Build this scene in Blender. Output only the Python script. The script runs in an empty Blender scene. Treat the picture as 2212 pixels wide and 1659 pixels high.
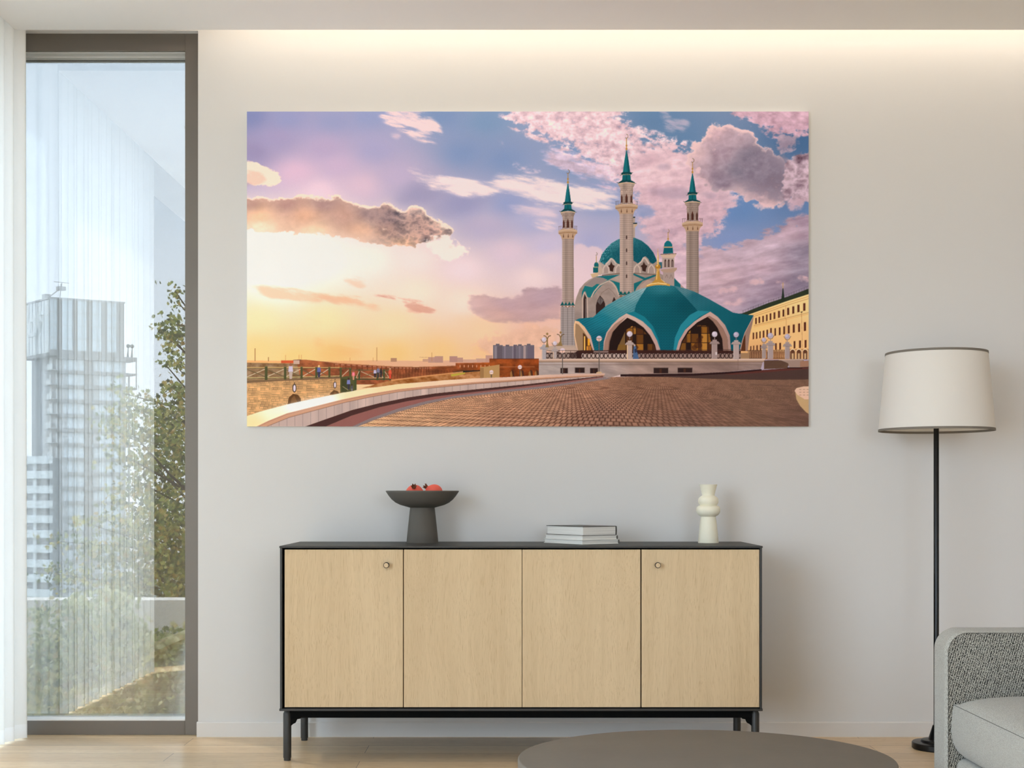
import bpy, bmesh, math, random
import numpy as np
from mathutils import Vector, Matrix

C = bpy.context.scene.collection
S = bpy.context.scene

# ---------------------------------------------------------------- camera (taken from the photograph's perspective)
F, CX, CY, EYE = 2800.0, 1110.0, 1070.0, 0.95      # focal length and vanishing point in pixels, eye height in metres
cam_d = bpy.data.cameras.new('camera')
cam = bpy.data.objects.new('camera', cam_d)
C.objects.link(cam)
cam.location = (0, 0, EYE)
cam.rotation_euler = (math.pi / 2, 0, 0)
cam_d.sensor_width = 36.0
cam_d.lens = F / 2212 * 36.0
cam_d.shift_x = (1106 - CX) / 2212
cam_d.shift_y = (CY - 829.5) / 2212
cam_d.clip_end = 2000
S.camera = cam

# ---------------------------------------------------------------- sky, sun, exposure
S.view_settings.view_transform = 'Standard'
S.view_settings.look = 'None'
S.view_settings.gamma = 1
S.view_settings.use_curve_mapping = False
S.view_settings.exposure = 0.47
S.cycles.max_bounces = 10
S.cycles.diffuse_bounces = 6
S.cycles.transparent_max_bounces = 16
S.cycles.caustics_reflective = False
S.cycles.caustics_refractive = False
S.cycles.sample_clamp_indirect = 6.0
S.cycles.use_denoising = True

SKY = 7.6
w = bpy.data.worlds.new('sky')
S.world = w
w.use_nodes = True
nt = w.node_tree
nt.nodes.clear()
wo = nt.nodes.new('ShaderNodeOutputWorld')
bg = nt.nodes.new('ShaderNodeBackground')
tc = nt.nodes.new('ShaderNodeTexCoord')
sx = nt.nodes.new('ShaderNodeSeparateXYZ')
rp = nt.nodes.new('ShaderNodeValToRGB')
nt.links.new(tc.outputs['Generated'], sx.inputs[0])
mr = nt.nodes.new('ShaderNodeMapRange')
mr.inputs['From Min'].default_value = -1
nt.links.new(sx.outputs['Z'], mr.inputs['Value'])
nt.links.new(mr.outputs[0], rp.inputs[0])
el = rp.color_ramp.elements
el[0].position, el[0].color = 0.46, (0.33, 0.34, 0.34, 1)      # ground below the horizon
el[1].position, el[1].color = 0.80, (0.55, 0.77, 1.0, 1)
e = el.new(0.495)
e.color = (0.79, 0.90, 1.02, 1)
nt.links.new(rp.outputs[0], bg.inputs['Color'])
bg.inputs['Strength'].default_value = SKY
nt.links.new(bg.outputs[0], wo.inputs[0])

sun_d = bpy.data.lights.new('sun', 'SUN')
sun_d.energy = 7.0
sun_d.angle = math.radians(3)
sun_d.color = (1.0, 0.93, 0.80)
sun = bpy.data.objects.new('sun', sun_d)
C.objects.link(sun)
sun.rotation_euler = Vector((0.62, -0.40, -0.80)).to_track_quat('-Z', 'Y').to_euler()


def portal(name, loc, size, direction):
    """Guides the sky's own light through a window opening (adds no light)."""
    d = bpy.data.lights.new(name, 'AREA')
    d.shape = 'RECTANGLE'
    d.size, d.size_y = size
    d.cycles.is_portal = True
    o = bpy.data.objects.new(name, d)
    C.objects.link(o)
    o.location = loc
    o.rotation_euler = Vector(direction).to_track_quat('-Z', 'Y').to_euler()


portal('daylight_portal', (-2.28, -0.62, 1.4), (2.76, 4.75), (1, 0, 0))
portal('daylight_portal', (-2.28, 4.25, 1.4), (2.7, 1.7), (1, 0, 0))
portal('daylight_portal', (2.1, -3.08, 1.75), (2.2, 1.7), (0, 1, 0))  # opening of the window added for fill light
portal('daylight_portal', (-1.68, 5.30, 1.4), (0.8, 2.7), (0, -1, 0))

# warm light strip hidden in the slot between the dropped ceiling and the wall
cove_d = bpy.data.lights.new('cove_light', 'AREA')
cove_d.shape = 'RECTANGLE'
cove_d.size, cove_d.size_y = 4.5, 0.03
cove_d.energy = 9.5
cove_d.color = (1.0, 0.87, 0.71)
cove = bpy.data.objects.new('cove_light', cove_d)
C.objects.link(cove)
cove.location = (1.05, 4.985, 2.985)
cove.rotation_euler = Vector((0, 0.25, -1)).to_track_quat('-Z', 'Y').to_euler()


# ---------------------------------------------------------------- helpers
def lin(r, g, b):
    f = lambda v: (v / 255 / 12.92) if v / 255 <= 0.04045 else ((v / 255 + 0.055) / 1.055) ** 2.4
    return (f(r), f(g), f(b), 1.0)


def P(x, y, D):
    """The point at depth D that the photograph shows at pixel (x, y)."""
    return Vector(((x - CX) / F * D, D, EYE - (y - CY) / F * D))


def px(n, D):
    return n / F * D


def link(o, parent=None):
    C.objects.link(o)
    if parent is not None:
        o.parent = parent
    return o


def tag(o, label=None, cat=None, group=None, kind=None):
    for k, v in (('label', label), ('category', cat), ('group', group), ('kind', kind)):
        if v:
            o[k] = v
    return o


def empty(name, loc=(0, 0, 0), rz=0.0, **kw):
    o = bpy.data.objects.new(name, None)
    o.empty_display_size = 0.1
    C.objects.link(o)
    o.location = loc
    o.rotation_euler = (0, 0, rz)
    return tag(o, **kw)


def build(name, bm, mats, parent=None, smooth=False, bevel=0.0, seg=2, angle=35):
    bmesh.ops.recalc_face_normals(bm, faces=bm.faces)
    me = bpy.data.meshes.new(name)
    bm.to_mesh(me)
    bm.free()
    for m in (mats if isinstance(mats, (list, tuple)) else [mats]):
        me.materials.append(m)
    o = bpy.data.objects.new(name, me)
    link(o, parent)
    if smooth:
        for p in me.polygons:
            p.use_smooth = True
        me.set_sharp_from_angle(angle=math.radians(angle))
    if bevel:
        b = o.modifiers.new('bevel', 'BEVEL')
        b.width = bevel
        b.segments = seg
        b.limit_method = 'ANGLE'
        b.angle_limit = math.radians(40)
    return o


def box(bm, x0, y0, z0, x1, y1, z1, mat=0):
    vs = [bm.verts.new(p) for p in ((x0, y0, z0), (x1, y0, z0), (x1, y1, z0), (x0, y1, z0), (x0, y0, z1), (x1, y0, z1), (x1, y1, z1), (x0, y1, z1))]
    for f in ((0, 3, 2, 1), (4, 5, 6, 7), (0, 1, 5, 4), (1, 2, 6, 5), (2, 3, 7, 6), (3, 0, 4, 7)):
        bm.faces.new([vs[i] for i in f]).material_index = mat
    return vs


def obox(bm, o, a, b, c, mat=0):
    """Box from a corner and three edge vectors."""
    o, a, b, c = Vector(o), Vector(a), Vector(b), Vector(c)
    vs = [bm.verts.new(p) for p in (o, o + a, o + a + b, o + b, o + c, o + a + c, o + a + b + c, o + b + c)]
    for f in ((0, 3, 2, 1), (4, 5, 6, 7), (0, 1, 5, 4), (1, 2, 6, 5), (2, 3, 7, 6), (3, 0, 4, 7)):
        bm.faces.new([vs[i] for i in f]).material_index = mat


def lathe(bm, prof, c=(0, 0, 0), n=64, mat=0, sxy=(1, 1), cap=True):
    rings = []
    for r, z in prof:
        if r < 1e-6:
            rings.append([bm.verts.new((c[0], c[1], c[2] + z))])
        else:
            rings.append([bm.verts.new((c[0] + sxy[0] * r * math.cos(2 * math.pi * k / n), c[1] + sxy[1] * r * math.sin(2 * math.pi * k / n), c[2] + z)) for k in range(n)])
    for a, b in zip(rings[:-1], rings[1:]):
        for k in range(n):
            q = (k + 1) % n
            if len(a) == 1 and len(b) == 1:
                continue
            if len(a) == 1:
                f = bm.faces.new((a[0], b[q], b[k]))
            elif len(b) == 1:
                f = bm.faces.new((a[k], a[q], b[0]))
            else:
                f = bm.faces.new((a[k], a[q], b[q], b[k]))
            f.material_index = mat
    if cap:
        for r in (rings[0], rings[-1]):
            if len(r) > 1:
                bm.faces.new(r).material_index = mat


def prism(bm, pts, axis, a, b, mat=0):
    """Extrude a 2D outline along an axis from a to b (pts are the other two coordinates, in order)."""
    def mk(p, t):
        if axis == 'x':
            return (t, p[0], p[1])
        if axis == 'y':
            return (p[0], t, p[1])
        return (p[0], p[1], t)
    A = [bm.verts.new(mk(p, a)) for p in pts]
    B = [bm.verts.new(mk(p, b)) for p in pts]
    n = len(pts)
    bm.faces.new(A).material_index = mat
    bm.faces.new(B[::-1]).material_index = mat
    for i in range(n):
        bm.faces.new((A[i], B[i], B[(i + 1) % n], A[(i + 1) % n])).material_index = mat


def rrect(x0, z0, x1, z1, r, n=8):
    """Rounded rectangle outline; r is one radius or four (lower left, lower right, upper right, upper left)."""
    rr = r if isinstance(r, (list, tuple)) else [r] * 4
    out = []
    for (cx, cz, a0, q) in ((x0 + rr[0], z0 + rr[0], math.pi, rr[0]), (x1 - rr[1], z0 + rr[1], 1.5 * math.pi, rr[1]), (x1 - rr[2], z1 - rr[2], 0, rr[2]), (x0 + rr[3], z1 - rr[3], .5 * math.pi, rr[3])):
        if q <= 0:
            out.append((cx, cz))
        else:
            out += [(cx + q * math.cos(a0 + .5 * math.pi * k / n), cz + q * math.sin(a0 + .5 * math.pi * k / n)) for k in range(n + 1)]
    return out


def tube(bm, pts, r, n=10, mat=0):
    pts = [Vector(p) for p in pts]
    rs = r if isinstance(r, (list, tuple)) else [r] * len(pts)
    rings = []
    for i, p in enumerate(pts):
        d = (pts[min(i + 1, len(pts) - 1)] - pts[max(i - 1, 0)]).normalized()
        u = d.cross(Vector((0, 0, 1)) if abs(d.z) < .95 else Vector((1, 0, 0))).normalized()
        v = d.cross(u)
        rings.append([bm.verts.new(p + rs[i] * (u * math.cos(2 * math.pi * k / n) + v * math.sin(2 * math.pi * k / n))) for k in range(n)])
    for a, b in zip(rings[:-1], rings[1:]):
        for k in range(n):
            bm.faces.new((a[k], a[(k + 1) % n], b[(k + 1) % n], b[k])).material_index = mat
    bm.faces.new(rings[0][::-1]).material_index = mat
    bm.faces.new(rings[-1]).material_index = mat


# ---------------------------------------------------------------- materials
def mat(name, col, rough=0.6, metal=0.0, bump=None, vary=None, spec=0.5):
    m = bpy.data.materials.new(name)
    m.use_nodes = True
    n = m.node_tree.nodes
    l = m.node_tree.links
    p = n['Principled BSDF']
    p.inputs['Base Color'].default_value = col
    p.inputs['Roughness'].default_value = rough
    p.inputs['Metallic'].default_value = metal
    p.inputs['Specular IOR Level'].default_value = spec
    co = n.new('ShaderNodeTexCoord')
    if vary:                                    # (scale, amount)
        nz = n.new('ShaderNodeTexNoise')
        nz.inputs['Scale'].default_value = vary[0]
        nz.inputs['Detail'].default_value = 6
        l.new(co.outputs['Object'], nz.inputs['Vector'])
        mx = n.new('ShaderNodeMix')
        mx.data_type = 'RGBA'
        mx.inputs['A'].default_value = tuple(c * (1 - vary[1]) for c in col[:3]) + (1,)
        mx.inputs['B'].default_value = tuple(min(1, c * (1 + vary[1])) for c in col[:3]) + (1,)
        l.new(nz.outputs['Fac'], mx.inputs['Factor'])
        l.new(mx.outputs['Result'], p.inputs['Base Color'])
    if bump:                                    # (scale, strength, distance)
        nb = n.new('ShaderNodeTexNoise')
        nb.inputs['Scale'].default_value = bump[0]
        nb.inputs['Detail'].default_value = 5
        l.new(co.outputs['Object'], nb.inputs['Vector'])
        b = n.new('ShaderNodeBump')
        b.inputs['Strength'].default_value = bump[1]
        b.inputs['Distance'].default_value = bump[2]
        l.new(nb.outputs['Fac'], b.inputs['Height'])
        l.new(b.outputs[0], p.inputs['Normal'])
    return m


def wood(name, c1, c2, c3, grain_axis='z', fine=1.0, planks=None):
    """Oak: long soft figure, fine pores along the grain, and for the floor separate planks."""
    m = bpy.data.materials.new(name)
    m.use_nodes = True
    n = m.node_tree.nodes
    l = m.node_tree.links
    p = n['Principled BSDF']
    p.inputs['Roughness'].default_value = 0.36 if planks else 0.6
    co = n.new('ShaderNodeTexCoord')
    vec = co.outputs['Object']
    shift = None
    if planks:
        br = n.new('ShaderNodeTexBrick')
        br.offset = 0.37
        br.inputs['Color1'].default_value = (0, 0, 0, 1)
        br.inputs['Color2'].default_value = (1, 1, 1, 1)
        br.inputs['Mortar'].default_value = (0.5, 0.5, 0.5, 1)
        br.inputs['Scale'].default_value = 1.0
        br.inputs['Mortar Size'].default_value = 0.0012
        br.inputs['Mortar Smooth'].default_value = 0.2
        br.inputs['Brick Width'].default_value = planks[0]
        br.inputs['Row Height'].default_value = planks[1]
        mo = n.new('ShaderNodeMapping')
        mo.inputs['Location'].default_value = planks[2]
        l.new(vec, mo.inputs['Vector'])
        l.new(mo.outputs[0], br.inputs['Vector'])
        sc = n.new('ShaderNodeVectorMath')
        sc.operation = 'SCALE'
        sc.inputs['Scale'].default_value = 7.3
        l.new(br.outputs['Color'], sc.inputs[0])
        ad = n.new('ShaderNodeVectorMath')
        l.new(vec, ad.inputs[0])
        l.new(sc.outputs[0], ad.inputs[1])
        vec = ad.outputs[0]
    k = {'x': 0, 'y': 1, 'z': 2}[grain_axis]
    wm = n.new('ShaderNodeMapping')
    ws = [5.0] * 3
    ws[k] = 1.6
    wm.inputs['Scale'].default_value = ws
    l.new(vec, wm.inputs['Vector'])
    wn = n.new('ShaderNodeTexNoise')
    wn.inputs['Scale'].default_value = 1.0
    wn.inputs['Detail'].default_value = 2.0
    l.new(wm.outputs[0], wn.inputs['Vector'])
    wsc = n.new('ShaderNodeVectorMath')
    wsc.operation = 'SCALE'
    wsc.inputs['Scale'].default_value = 0.07
    l.new(wn.outputs['Color'], wsc.inputs[0])
    wad = n.new('ShaderNodeVectorMath')
    l.new(vec, wad.inputs[0])
    l.new(wsc.outputs[0], wad.inputs[1])
    vec = wad.outputs[0]

    def mapped(s_across, s_along):
        mp = n.new('ShaderNodeMapping')
        s = [s_across] * 3
        s[k] = s_along
        mp.inputs['Scale'].default_value = s
        l.new(vec, mp.inputs['Vector'])
        return mp.outputs[0]

    def nz(v, detail, dist=0.0):
        t = n.new('ShaderNodeTexNoise')
        t.inputs['Scale'].default_value = 1.0
        t.inputs['Detail'].default_value = detail
        t.inputs['Distortion'].default_value = dist
        l.new(v, t.inputs['Vector'])
        return t.outputs['Fac']
    big = nz(mapped(9.0, 0.6), 4, 0.3)
    mid = nz(mapped(34.0 * fine, 1.1), 5, 0.5)
    pore = nz(mapped(430.0 * fine, 17.0), 2, 0.0)
    r1 = n.new('ShaderNodeValToRGB')
    r1.color_ramp.elements[0].position = 0.3
    r1.color_ramp.elements[0].color = c1
    r1.color_ramp.elements[1].position = 0.7
    r1.color_ramp.elements[1].color = c2
    mixf = n.new('ShaderNodeMath')
    mixf.operation = 'MULTIPLY_ADD'
    mixf.inputs[1].default_value = 0.6
    l.new(big, mixf.inputs[0])
    hm = n.new('ShaderNodeMath')
    hm.operation = 'MULTIPLY'
    hm.inputs[1].default_value = 0.45
    l.new(mid, hm.inputs[0])
    l.new(hm.outputs[0], mixf.inputs[2])
    l.new(mixf.outputs[0], r1.inputs[0])
    r2 = n.new('ShaderNodeValToRGB')
    r2.color_ramp.elements[0].position = 0.56
    r2.color_ramp.elements[0].color = (0, 0, 0, 1)
    r2.color_ramp.elements[1].position = 0.66
    r2.color_ramp.elements[1].color = (0.42, 0.42, 0.42, 1)
    l.new(pore, r2.inputs[0])
    mx = n.new('ShaderNodeMix')
    mx.data_type = 'RGBA'
    l.new(r2.outputs[0], mx.inputs['Factor'])
    l.new(r1.outputs[0], mx.inputs['A'])
    mx.inputs['B'].default_value = c3
    out = mx.outputs['Result']
    if planks:
        v = n.new('ShaderNodeMix')
        v.data_type = 'RGBA'
        v.blend_type = 'MULTIPLY'
        v.inputs['Factor'].default_value = 0.55
        rr = n.new('ShaderNodeValToRGB')
        rr.color_ramp.elements[0].color = (0.78, 0.76, 0.72, 1)
        rr.color_ramp.elements[1].color = (1.1, 1.1, 1.1, 1)
        l.new(br.outputs['Color'], rr.inputs[0])
        l.new(out, v.inputs['A'])
        l.new(rr.outputs[0], v.inputs['B'])
        g = n.new('ShaderNodeMix')
        g.data_type = 'RGBA'
        l.new(br.outputs['Fac'], g.inputs['Factor'])
        l.new(v.outputs['Result'], g.inputs['A'])
        g.inputs['B'].default_value = (0.24, 0.165, 0.10, 1)
        out = g.outputs['Result']
    l.new(out, p.inputs['Base Color'])
    b = n.new('ShaderNodeBump')
    b.invert = True
    b.inputs['Strength'].default_value = 0.35
    b.inputs['Distance'].default_value = 0.0006
    l.new(r2.outputs[0], b.inputs['Height'])
    l.new(b.outputs[0], p.inputs['Normal'])
    return m


def weave(name, c_dark, c_light, scale, amount=0.8, rot=45):
    """Woven upholstery: two crossing thread waves."""
    m = bpy.data.materials.new(name)
    m.use_nodes = True
    n = m.node_tree.nodes
    l = m.node_tree.links
    p = n['Principled BSDF']
    p.inputs['Roughness'].default_value = 0.95
    p.inputs['Specular IOR Level'].default_value = 0.1
    p.inputs['Sheen Weight'].default_value = 0.15
    co = n.new('ShaderNodeTexCoord')
    vo = n.new('ShaderNodeTexVoronoi')
    vo.feature = 'F1'
    vo.inputs['Scale'].default_value = scale
    vo.inputs['Randomness'].default_value = 0.35
    mp = n.new('ShaderNodeMapping')
    mp.inputs['Rotation'].default_value = (math.radians(rot), math.radians(rot), math.radians(rot))
    l.new(co.outputs['Object'], mp.inputs['Vector'])
    l.new(mp.outputs[0], vo.inputs['Vector'])
    r = n.new('ShaderNodeValToRGB')
    r.color_ramp.elements[0].position = 0.3
    r.color_ramp.elements[0].color = c_light
    r.color_ramp.elements[1].position = 0.62
    r.color_ramp.elements[1].color = tuple(c_light[i] * (1 - amount) + c_dark[i] * amount for i in range(3)) + (1,)
    l.new(vo.outputs['Distance'], r.inputs[0])
    l.new(r.outputs[0], p.inputs['Base Color'])
    b = n.new('ShaderNodeBump')
    b.invert = True
    b.inputs['Strength'].default_value = 0.6
    b.inputs['Distance'].default_value = 0.5 / scale
    l.new(vo.outputs['Distance'], b.inputs['Height'])
    l.new(b.outputs[0], p.inputs['Normal'])
    return m


def sheet(name, col, diff, trans, clear):
    """Thin cloth that lets light through: diffuse, translucent and open weave."""
    m = bpy.data.materials.new(name)
    m.use_nodes = True
    n = m.node_tree.nodes
    l = m.node_tree.links
    n.clear()
    o = n.new('ShaderNodeOutputMaterial')
    d = n.new('ShaderNodeBsdfDiffuse')
    t = n.new('ShaderNodeBsdfTranslucent')
    x = n.new('ShaderNodeBsdfTransparent')
    d.inputs['Color'].default_value = col
    t.inputs['Color'].default_value = col
    a = n.new('ShaderNodeMixShader')
    a.inputs[0].default_value = trans / (diff + trans)
    l.new(d.outputs[0], a.inputs[1])
    l.new(t.outputs[0], a.inputs[2])
    b = n.new('ShaderNodeMixShader')
    b.inputs[0].default_value = clear
    l.new(a.outputs[0], b.inputs[1])
    l.new(x.outputs[0], b.inputs[2])
    l.new(b.outputs[0], o.inputs[0])
    return m


def pane(name, tint, refl):
    """Coated window glass: clear but tinted, with a plain mirror-like share."""
    m = bpy.data.materials.new(name)
    m.use_nodes = True
    n = m.node_tree.nodes
    l = m.node_tree.links
    n.clear()
    o = n.new('ShaderNodeOutputMaterial')
    x = n.new('ShaderNodeBsdfTransparent')
    x.inputs['Color'].default_value = tint
    g = n.new('ShaderNodeBsdfGlossy')
    g.inputs['Roughness'].default_value = 0.0
    a = n.new('ShaderNodeMixShader')
    a.inputs[0].default_value = refl
    l.new(x.outputs[0], a.inputs[1])
    l.new(g.outputs[0], a.inputs[2])
    l.new(a.outputs[0], o.inputs[0])
    return m


M = dict(
    wall=mat('greige_wall_paint', lin(215, 213, 211), 0.9, bump=(90, 0.05, 0.001), spec=0.2),
    ceil=mat('ceiling_paint', lin(238, 236, 235), 0.9, spec=0.2),
    wall_dim=mat('warm_grey_wall_paint', lin(186, 173, 159), 0.9),
    trim=mat('skirting_paint', lin(216, 213, 210), 0.6),
    floor=wood('oak_floor', lin(211, 180, 141), lin(232, 207, 172), lin(168, 132, 94), 'x', 0.6, (1.9, 0.146, (0.55, 0.042, 0))),
    oak=wood('oak_veneer', lin(197, 172, 135), lin(214, 190, 153), lin(164, 133, 96), 'z', 1.6),
    frame=mat('bronze_window_metal', lin(114, 107, 99), 0.45, metal=0.3),
    rail=mat('light_grey_rail', lin(196, 196, 194), 0.4),
    white=mat('white_enamel', lin(240, 236, 230), 0.4),
    charcoal=mat('charcoal_lacquer', lin(46, 45, 43), 0.5, bump=(300, 0.05, 0.0005)),
    black=mat('black_rail_and_gap_shade', lin(6, 6, 6), 0.8, spec=0.1),
    blackmetal=mat('black_metal', lin(8, 8, 8), 0.3, spec=0.35),
    clay=mat('dark_clay', lin(92, 87, 80), 0.75, bump=(160, 0.12, 0.001), vary=(20, 0.06)),
    cream=mat('cream_ceramic', lin(238, 233, 212), 0.6, vary=(8, 0.03)),
    page=mat('paper_edge', lin(232, 230, 224), 0.9),
    cover=mat('white_book_cover', lin(220, 219, 214), 0.5),
    spine=mat('dark_book_spine', lin(78, 76, 72), 0.5),
    taupe=mat('taupe_plaster', lin(113, 104, 93), 0.7, bump=(45, 0.25, 0.002), vary=(9, 0.08)),
    shade=sheet('linen_shade', lin(244, 240, 234), 0.72, 0.28, 0.0),
    taupe_tape=mat('taupe_tape', lin(120, 112, 102), 0.8),
    curtain=sheet('sheer_white_cloth', lin(232, 231, 228), 0.55, 0.26, 0.04),
    hem=sheet('curtain_hem_cloth', lin(236, 236, 236), 0.6, 0.38, 0.02),
    fabric=weave('fine_grey_weave', lin(120, 116, 108), lin(190, 186, 176), 620, 0.9),
    coarse=weave('coarse_grey_weave', lin(22, 21, 19), lin(182, 178, 167), 370, 1.0),
    seam=mat('seam_thread', lin(96, 93, 87), 0.9),
)
# ---------------------------------------------------------------- the printed picture (its own surface pattern)
PX0, PY0, PW, PH = 533, 241, 1214, 680


def paint_picture():
    """The sunset photograph printed on the panel, as an array of sRGB values, one per vertex of the panel's face."""
    rs = np.random.RandomState(7)
    ys, xs = np.mgrid[0:PH, 0:PW].astype(np.float32)
    X = xs + PX0 + 0.5
    Y = ys + PY0 + 0.5
    img = np.zeros((PH, PW, 3), np.float32)

    def noise(sx, sy, seed, slope=0.0):
        r = np.random.RandomState(seed)
        gx = (X - PX0 + slope * (Y - PY0) + 1200) / sx
        gy = (Y - PY0 - slope * (X - PX0) + 1200) / sy
        g = r.rand(int(gy.max()) + 3, int(gx.max()) + 3).astype(np.float32)
        ix = gx.astype(int); iy = gy.astype(int)
        fx = gx - ix; fy = gy - iy
        fx = fx * fx * (3 - 2 * fx); fy = fy * fy * (3 - 2 * fy)
        return (g[iy, ix] * (1 - fx) * (1 - fy) + g[iy, ix + 1] * fx * (1 - fy)
                + g[iy + 1, ix] * (1 - fx) * fy + g[iy + 1, ix + 1] * fx * fy)

    def fbm(sx, sy, seed, octv=5, slope=0.0):
        t = 0; a = 0.5; s = 0
        for k in range(octv):
            t = t + a * noise(max(sx / 2 ** k, 1.2), max(sy / 2 ** k, 1.2), seed + k, slope)
            s += a; a *= 0.55
        t = t / s
        return (t - t.mean()) / t.std() * 0.21 + 0.5

    def pmask(pts, ss=3, ex=None):
        pts = np.asarray(pts, np.float32)
        x0 = max(int(math.floor(pts[:, 0].min())), PX0); x1 = min(int(math.ceil(pts[:, 0].max())), PX0 + PW)
        y0 = max(int(math.floor(pts[:, 1].min())), PY0); y1 = min(int(math.ceil(pts[:, 1].max())), PY0 + PH)
        if x1 <= x0 or y1 <= y0:
            return None
        gx = x0 + (np.arange((x1 - x0) * ss) + 0.5) / ss
        acc = np.zeros(((y1 - y0) * ss, (x1 - x0) * ss), bool)
        gy = (y0 + (np.arange((y1 - y0) * ss) + 0.5) / ss)[:, None]
        n = len(pts)
        for i in range(n):
            ax, ay = pts[i]; bx, by = pts[(i + 1) % n]
            if ay == by:
                continue
            c = (gy >= min(ay, by)) & (gy < max(ay, by))
            xi = ax + (gy - ay) * (bx - ax) / (by - ay)
            acc ^= c & (gx[None, :] < xi)
        m = acc.reshape(y1 - y0, ss, x1 - x0, ss).mean((1, 3)).astype(np.float32)
        return slice(y0 - PY0, y1 - PY0), slice(x0 - PX0, x1 - PX0), m

    def col(c):
        return np.asarray(c, np.float32) / 255.0

    def poly(pts, c, a=1.0):
        r = pmask(pts)
        if r is None:
            return
        sy, sx, m = r
        m = (m * a)[..., None]
        cc = c[sy, sx] if isinstance(c, np.ndarray) and c.ndim == 3 else col(c)
        img[sy, sx] = img[sy, sx] * (1 - m) + cc * m

    def rect(x0, y0, x1, y1, c, a=1.0):
        poly([(x0, y0), (x1, y0), (x1, y1), (x0, y1)], c, a)

    def line(x0, y0, x1, y1, w, c, a=1.0):
        d = math.hypot(x1 - x0, y1 - y0) or 1
        nx, ny = -(y1 - y0) / d * w / 2, (x1 - x0) / d * w / 2
        poly([(x0 + nx, y0 + ny), (x1 + nx, y1 + ny), (x1 - nx, y1 - ny), (x0 - nx, y0 - ny)], c, a)

    def pline(pts, w, c, a=1.0):
        for p, q in zip(pts[:-1], pts[1:]):
            line(p[0], p[1], q[0], q[1], w, c, a)

    def ell(cx, cy, rx, ry, c, a=1.0, n=24):
        poly([(cx + rx * math.cos(2 * math.pi * k / n), cy + ry * math.sin(2 * math.pi * k / n)) for k in range(n)], c, a)

    def blur(m, r):
        for _ in range(2):
            for ax in (0, 1):
                p = [(0, 0), (0, 0)]; p[ax] = (r + 1, r)
                c = np.cumsum(np.pad(m, p, mode='edge'), axis=ax, dtype=np.float64)
                n = m.shape[ax]
                hi = np.take(c, range(2 * r + 1, 2 * r + 1 + n), axis=ax); lo = np.take(c, range(0, n), axis=ax)
                m = ((hi - lo) / (2 * r + 1)).astype(np.float32)
        return m

    def sst(a, b, v):
        t = np.clip((v - a) / (b - a), 0, 1)
        return t * t * (3 - 2 * t)

    def full(pts):
        m = np.zeros((PH, PW), np.float32)
        r = pmask(pts, 1)
        if r is not None:
            m[r[0], r[1]] = r[2]
        return m

    def cloud(pts, c, br, ns, k, soft, a=1.0, oct_=5):
        m = blur(full(pts), int(br * 1.7) + 1)
        m = sst(0.5 - soft * 1.15, 0.5 + soft * 1.15, m + k * (ns - 0.5) * sst(0.02, 0.4, m) * (1 - .45 * sst(.6, 1, m))) * a
        cc = c if isinstance(c, np.ndarray) and c.ndim == 3 else col(c)
        img[:] = img * (1 - m[..., None]) + cc * m[..., None]
        return m

    def field(ctrl, p=2.6):
        w = 0; t = 0
        for (cx, cy, *rgb) in ctrl:
            d = ((X - cx) ** 2 + (1.5 * (Y - cy)) ** 2 + 60.0) ** (-p / 2)
            w = w + d; t = t + d[..., None] * col(rgb)
        return t / w[..., None]

    # ---- sky colours
    img[:] = field([
        (536, 250, 132, 140, 186), (620, 255, 152, 156, 198), (720, 260, 155, 160, 200), (800, 250, 150, 160, 202), (950, 250, 126, 150, 192),
        (1050, 262, 126, 154, 192), (1000, 330, 130, 152, 194), (600, 300, 168, 158, 196), (700, 320, 188, 170, 204), (545, 330, 158, 148, 186),
        (640, 372, 226, 190, 214), (730, 360, 206, 181, 210), (810, 325, 172, 168, 206), (860, 380, 194, 178, 208), (780, 400, 222, 192, 212),
        (690, 412, 240, 206, 222), (900, 412, 172, 164, 196), (1000, 440, 160, 160, 198), (1090, 345, 130, 152, 194), (1100, 440, 152, 162, 204),
        (1050, 490, 194, 182, 208), (1150, 480, 178, 178, 212), (1100, 545, 224, 200, 214), (1180, 530, 204, 192, 218), (600, 540, 255, 253, 242),
        (560, 570, 255, 252, 240), (680, 560, 255, 250, 234), (800, 560, 253, 236, 222), (900, 560, 249, 224, 217), (1000, 580, 242, 216, 220),
        (1150, 600, 240, 214, 214), (1190, 560, 226, 204, 214), (600, 620, 255, 244, 222), (560, 690, 255, 226, 168), (700, 690, 255, 222, 164),
        (850, 700, 252, 216, 170), (560, 752, 255, 208, 138), (640, 770, 255, 204, 130), (720, 765, 253, 194, 122), (850, 762, 250, 197, 128),
        (950, 760, 250, 196, 134), (1040, 715, 246, 204, 164), (1000, 650, 250, 222, 204), (900, 630, 252, 226, 204), (1150, 720, 236, 188, 164),
        (1195, 690, 236, 190, 170), (1050, 760, 246, 192, 140), (1250, 345, 124, 150, 194), (1300, 432, 146, 160, 202), (1420, 255, 100, 134, 174),
        (1460, 300, 100, 134, 174), (1732, 300, 72, 108, 150), (1280, 520, 172, 172, 208), (1560, 455, 108, 142, 194), (1600, 452, 106, 140, 190),
        (1710, 440, 100, 130, 176), (1580, 520, 130, 150, 196), (1290, 570, 216, 192, 206), (1250, 600, 232, 204, 208), (1560, 650, 188, 164, 180),
        (1700, 600, 150, 140, 160), (1650, 690, 150, 135, 156), (1560, 600, 190, 160, 176), (1250, 680, 214, 180, 176)])
    for gx, gy, gr, ga in ((600, 550, 110, .9), (640, 560, 190, .5)):
        g = np.exp(-(((X - gx) / gr) ** 2 + ((Y - gy) / (gr * .55)) ** 2))[..., None] * ga
        img[:] = img * (1 - g) + col((255, 253, 244)) * g
    n1 = fbm(90, 15, 11, 6, .17)
    n2 = fbm(46, 11, 31, 6, .2)
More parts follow.
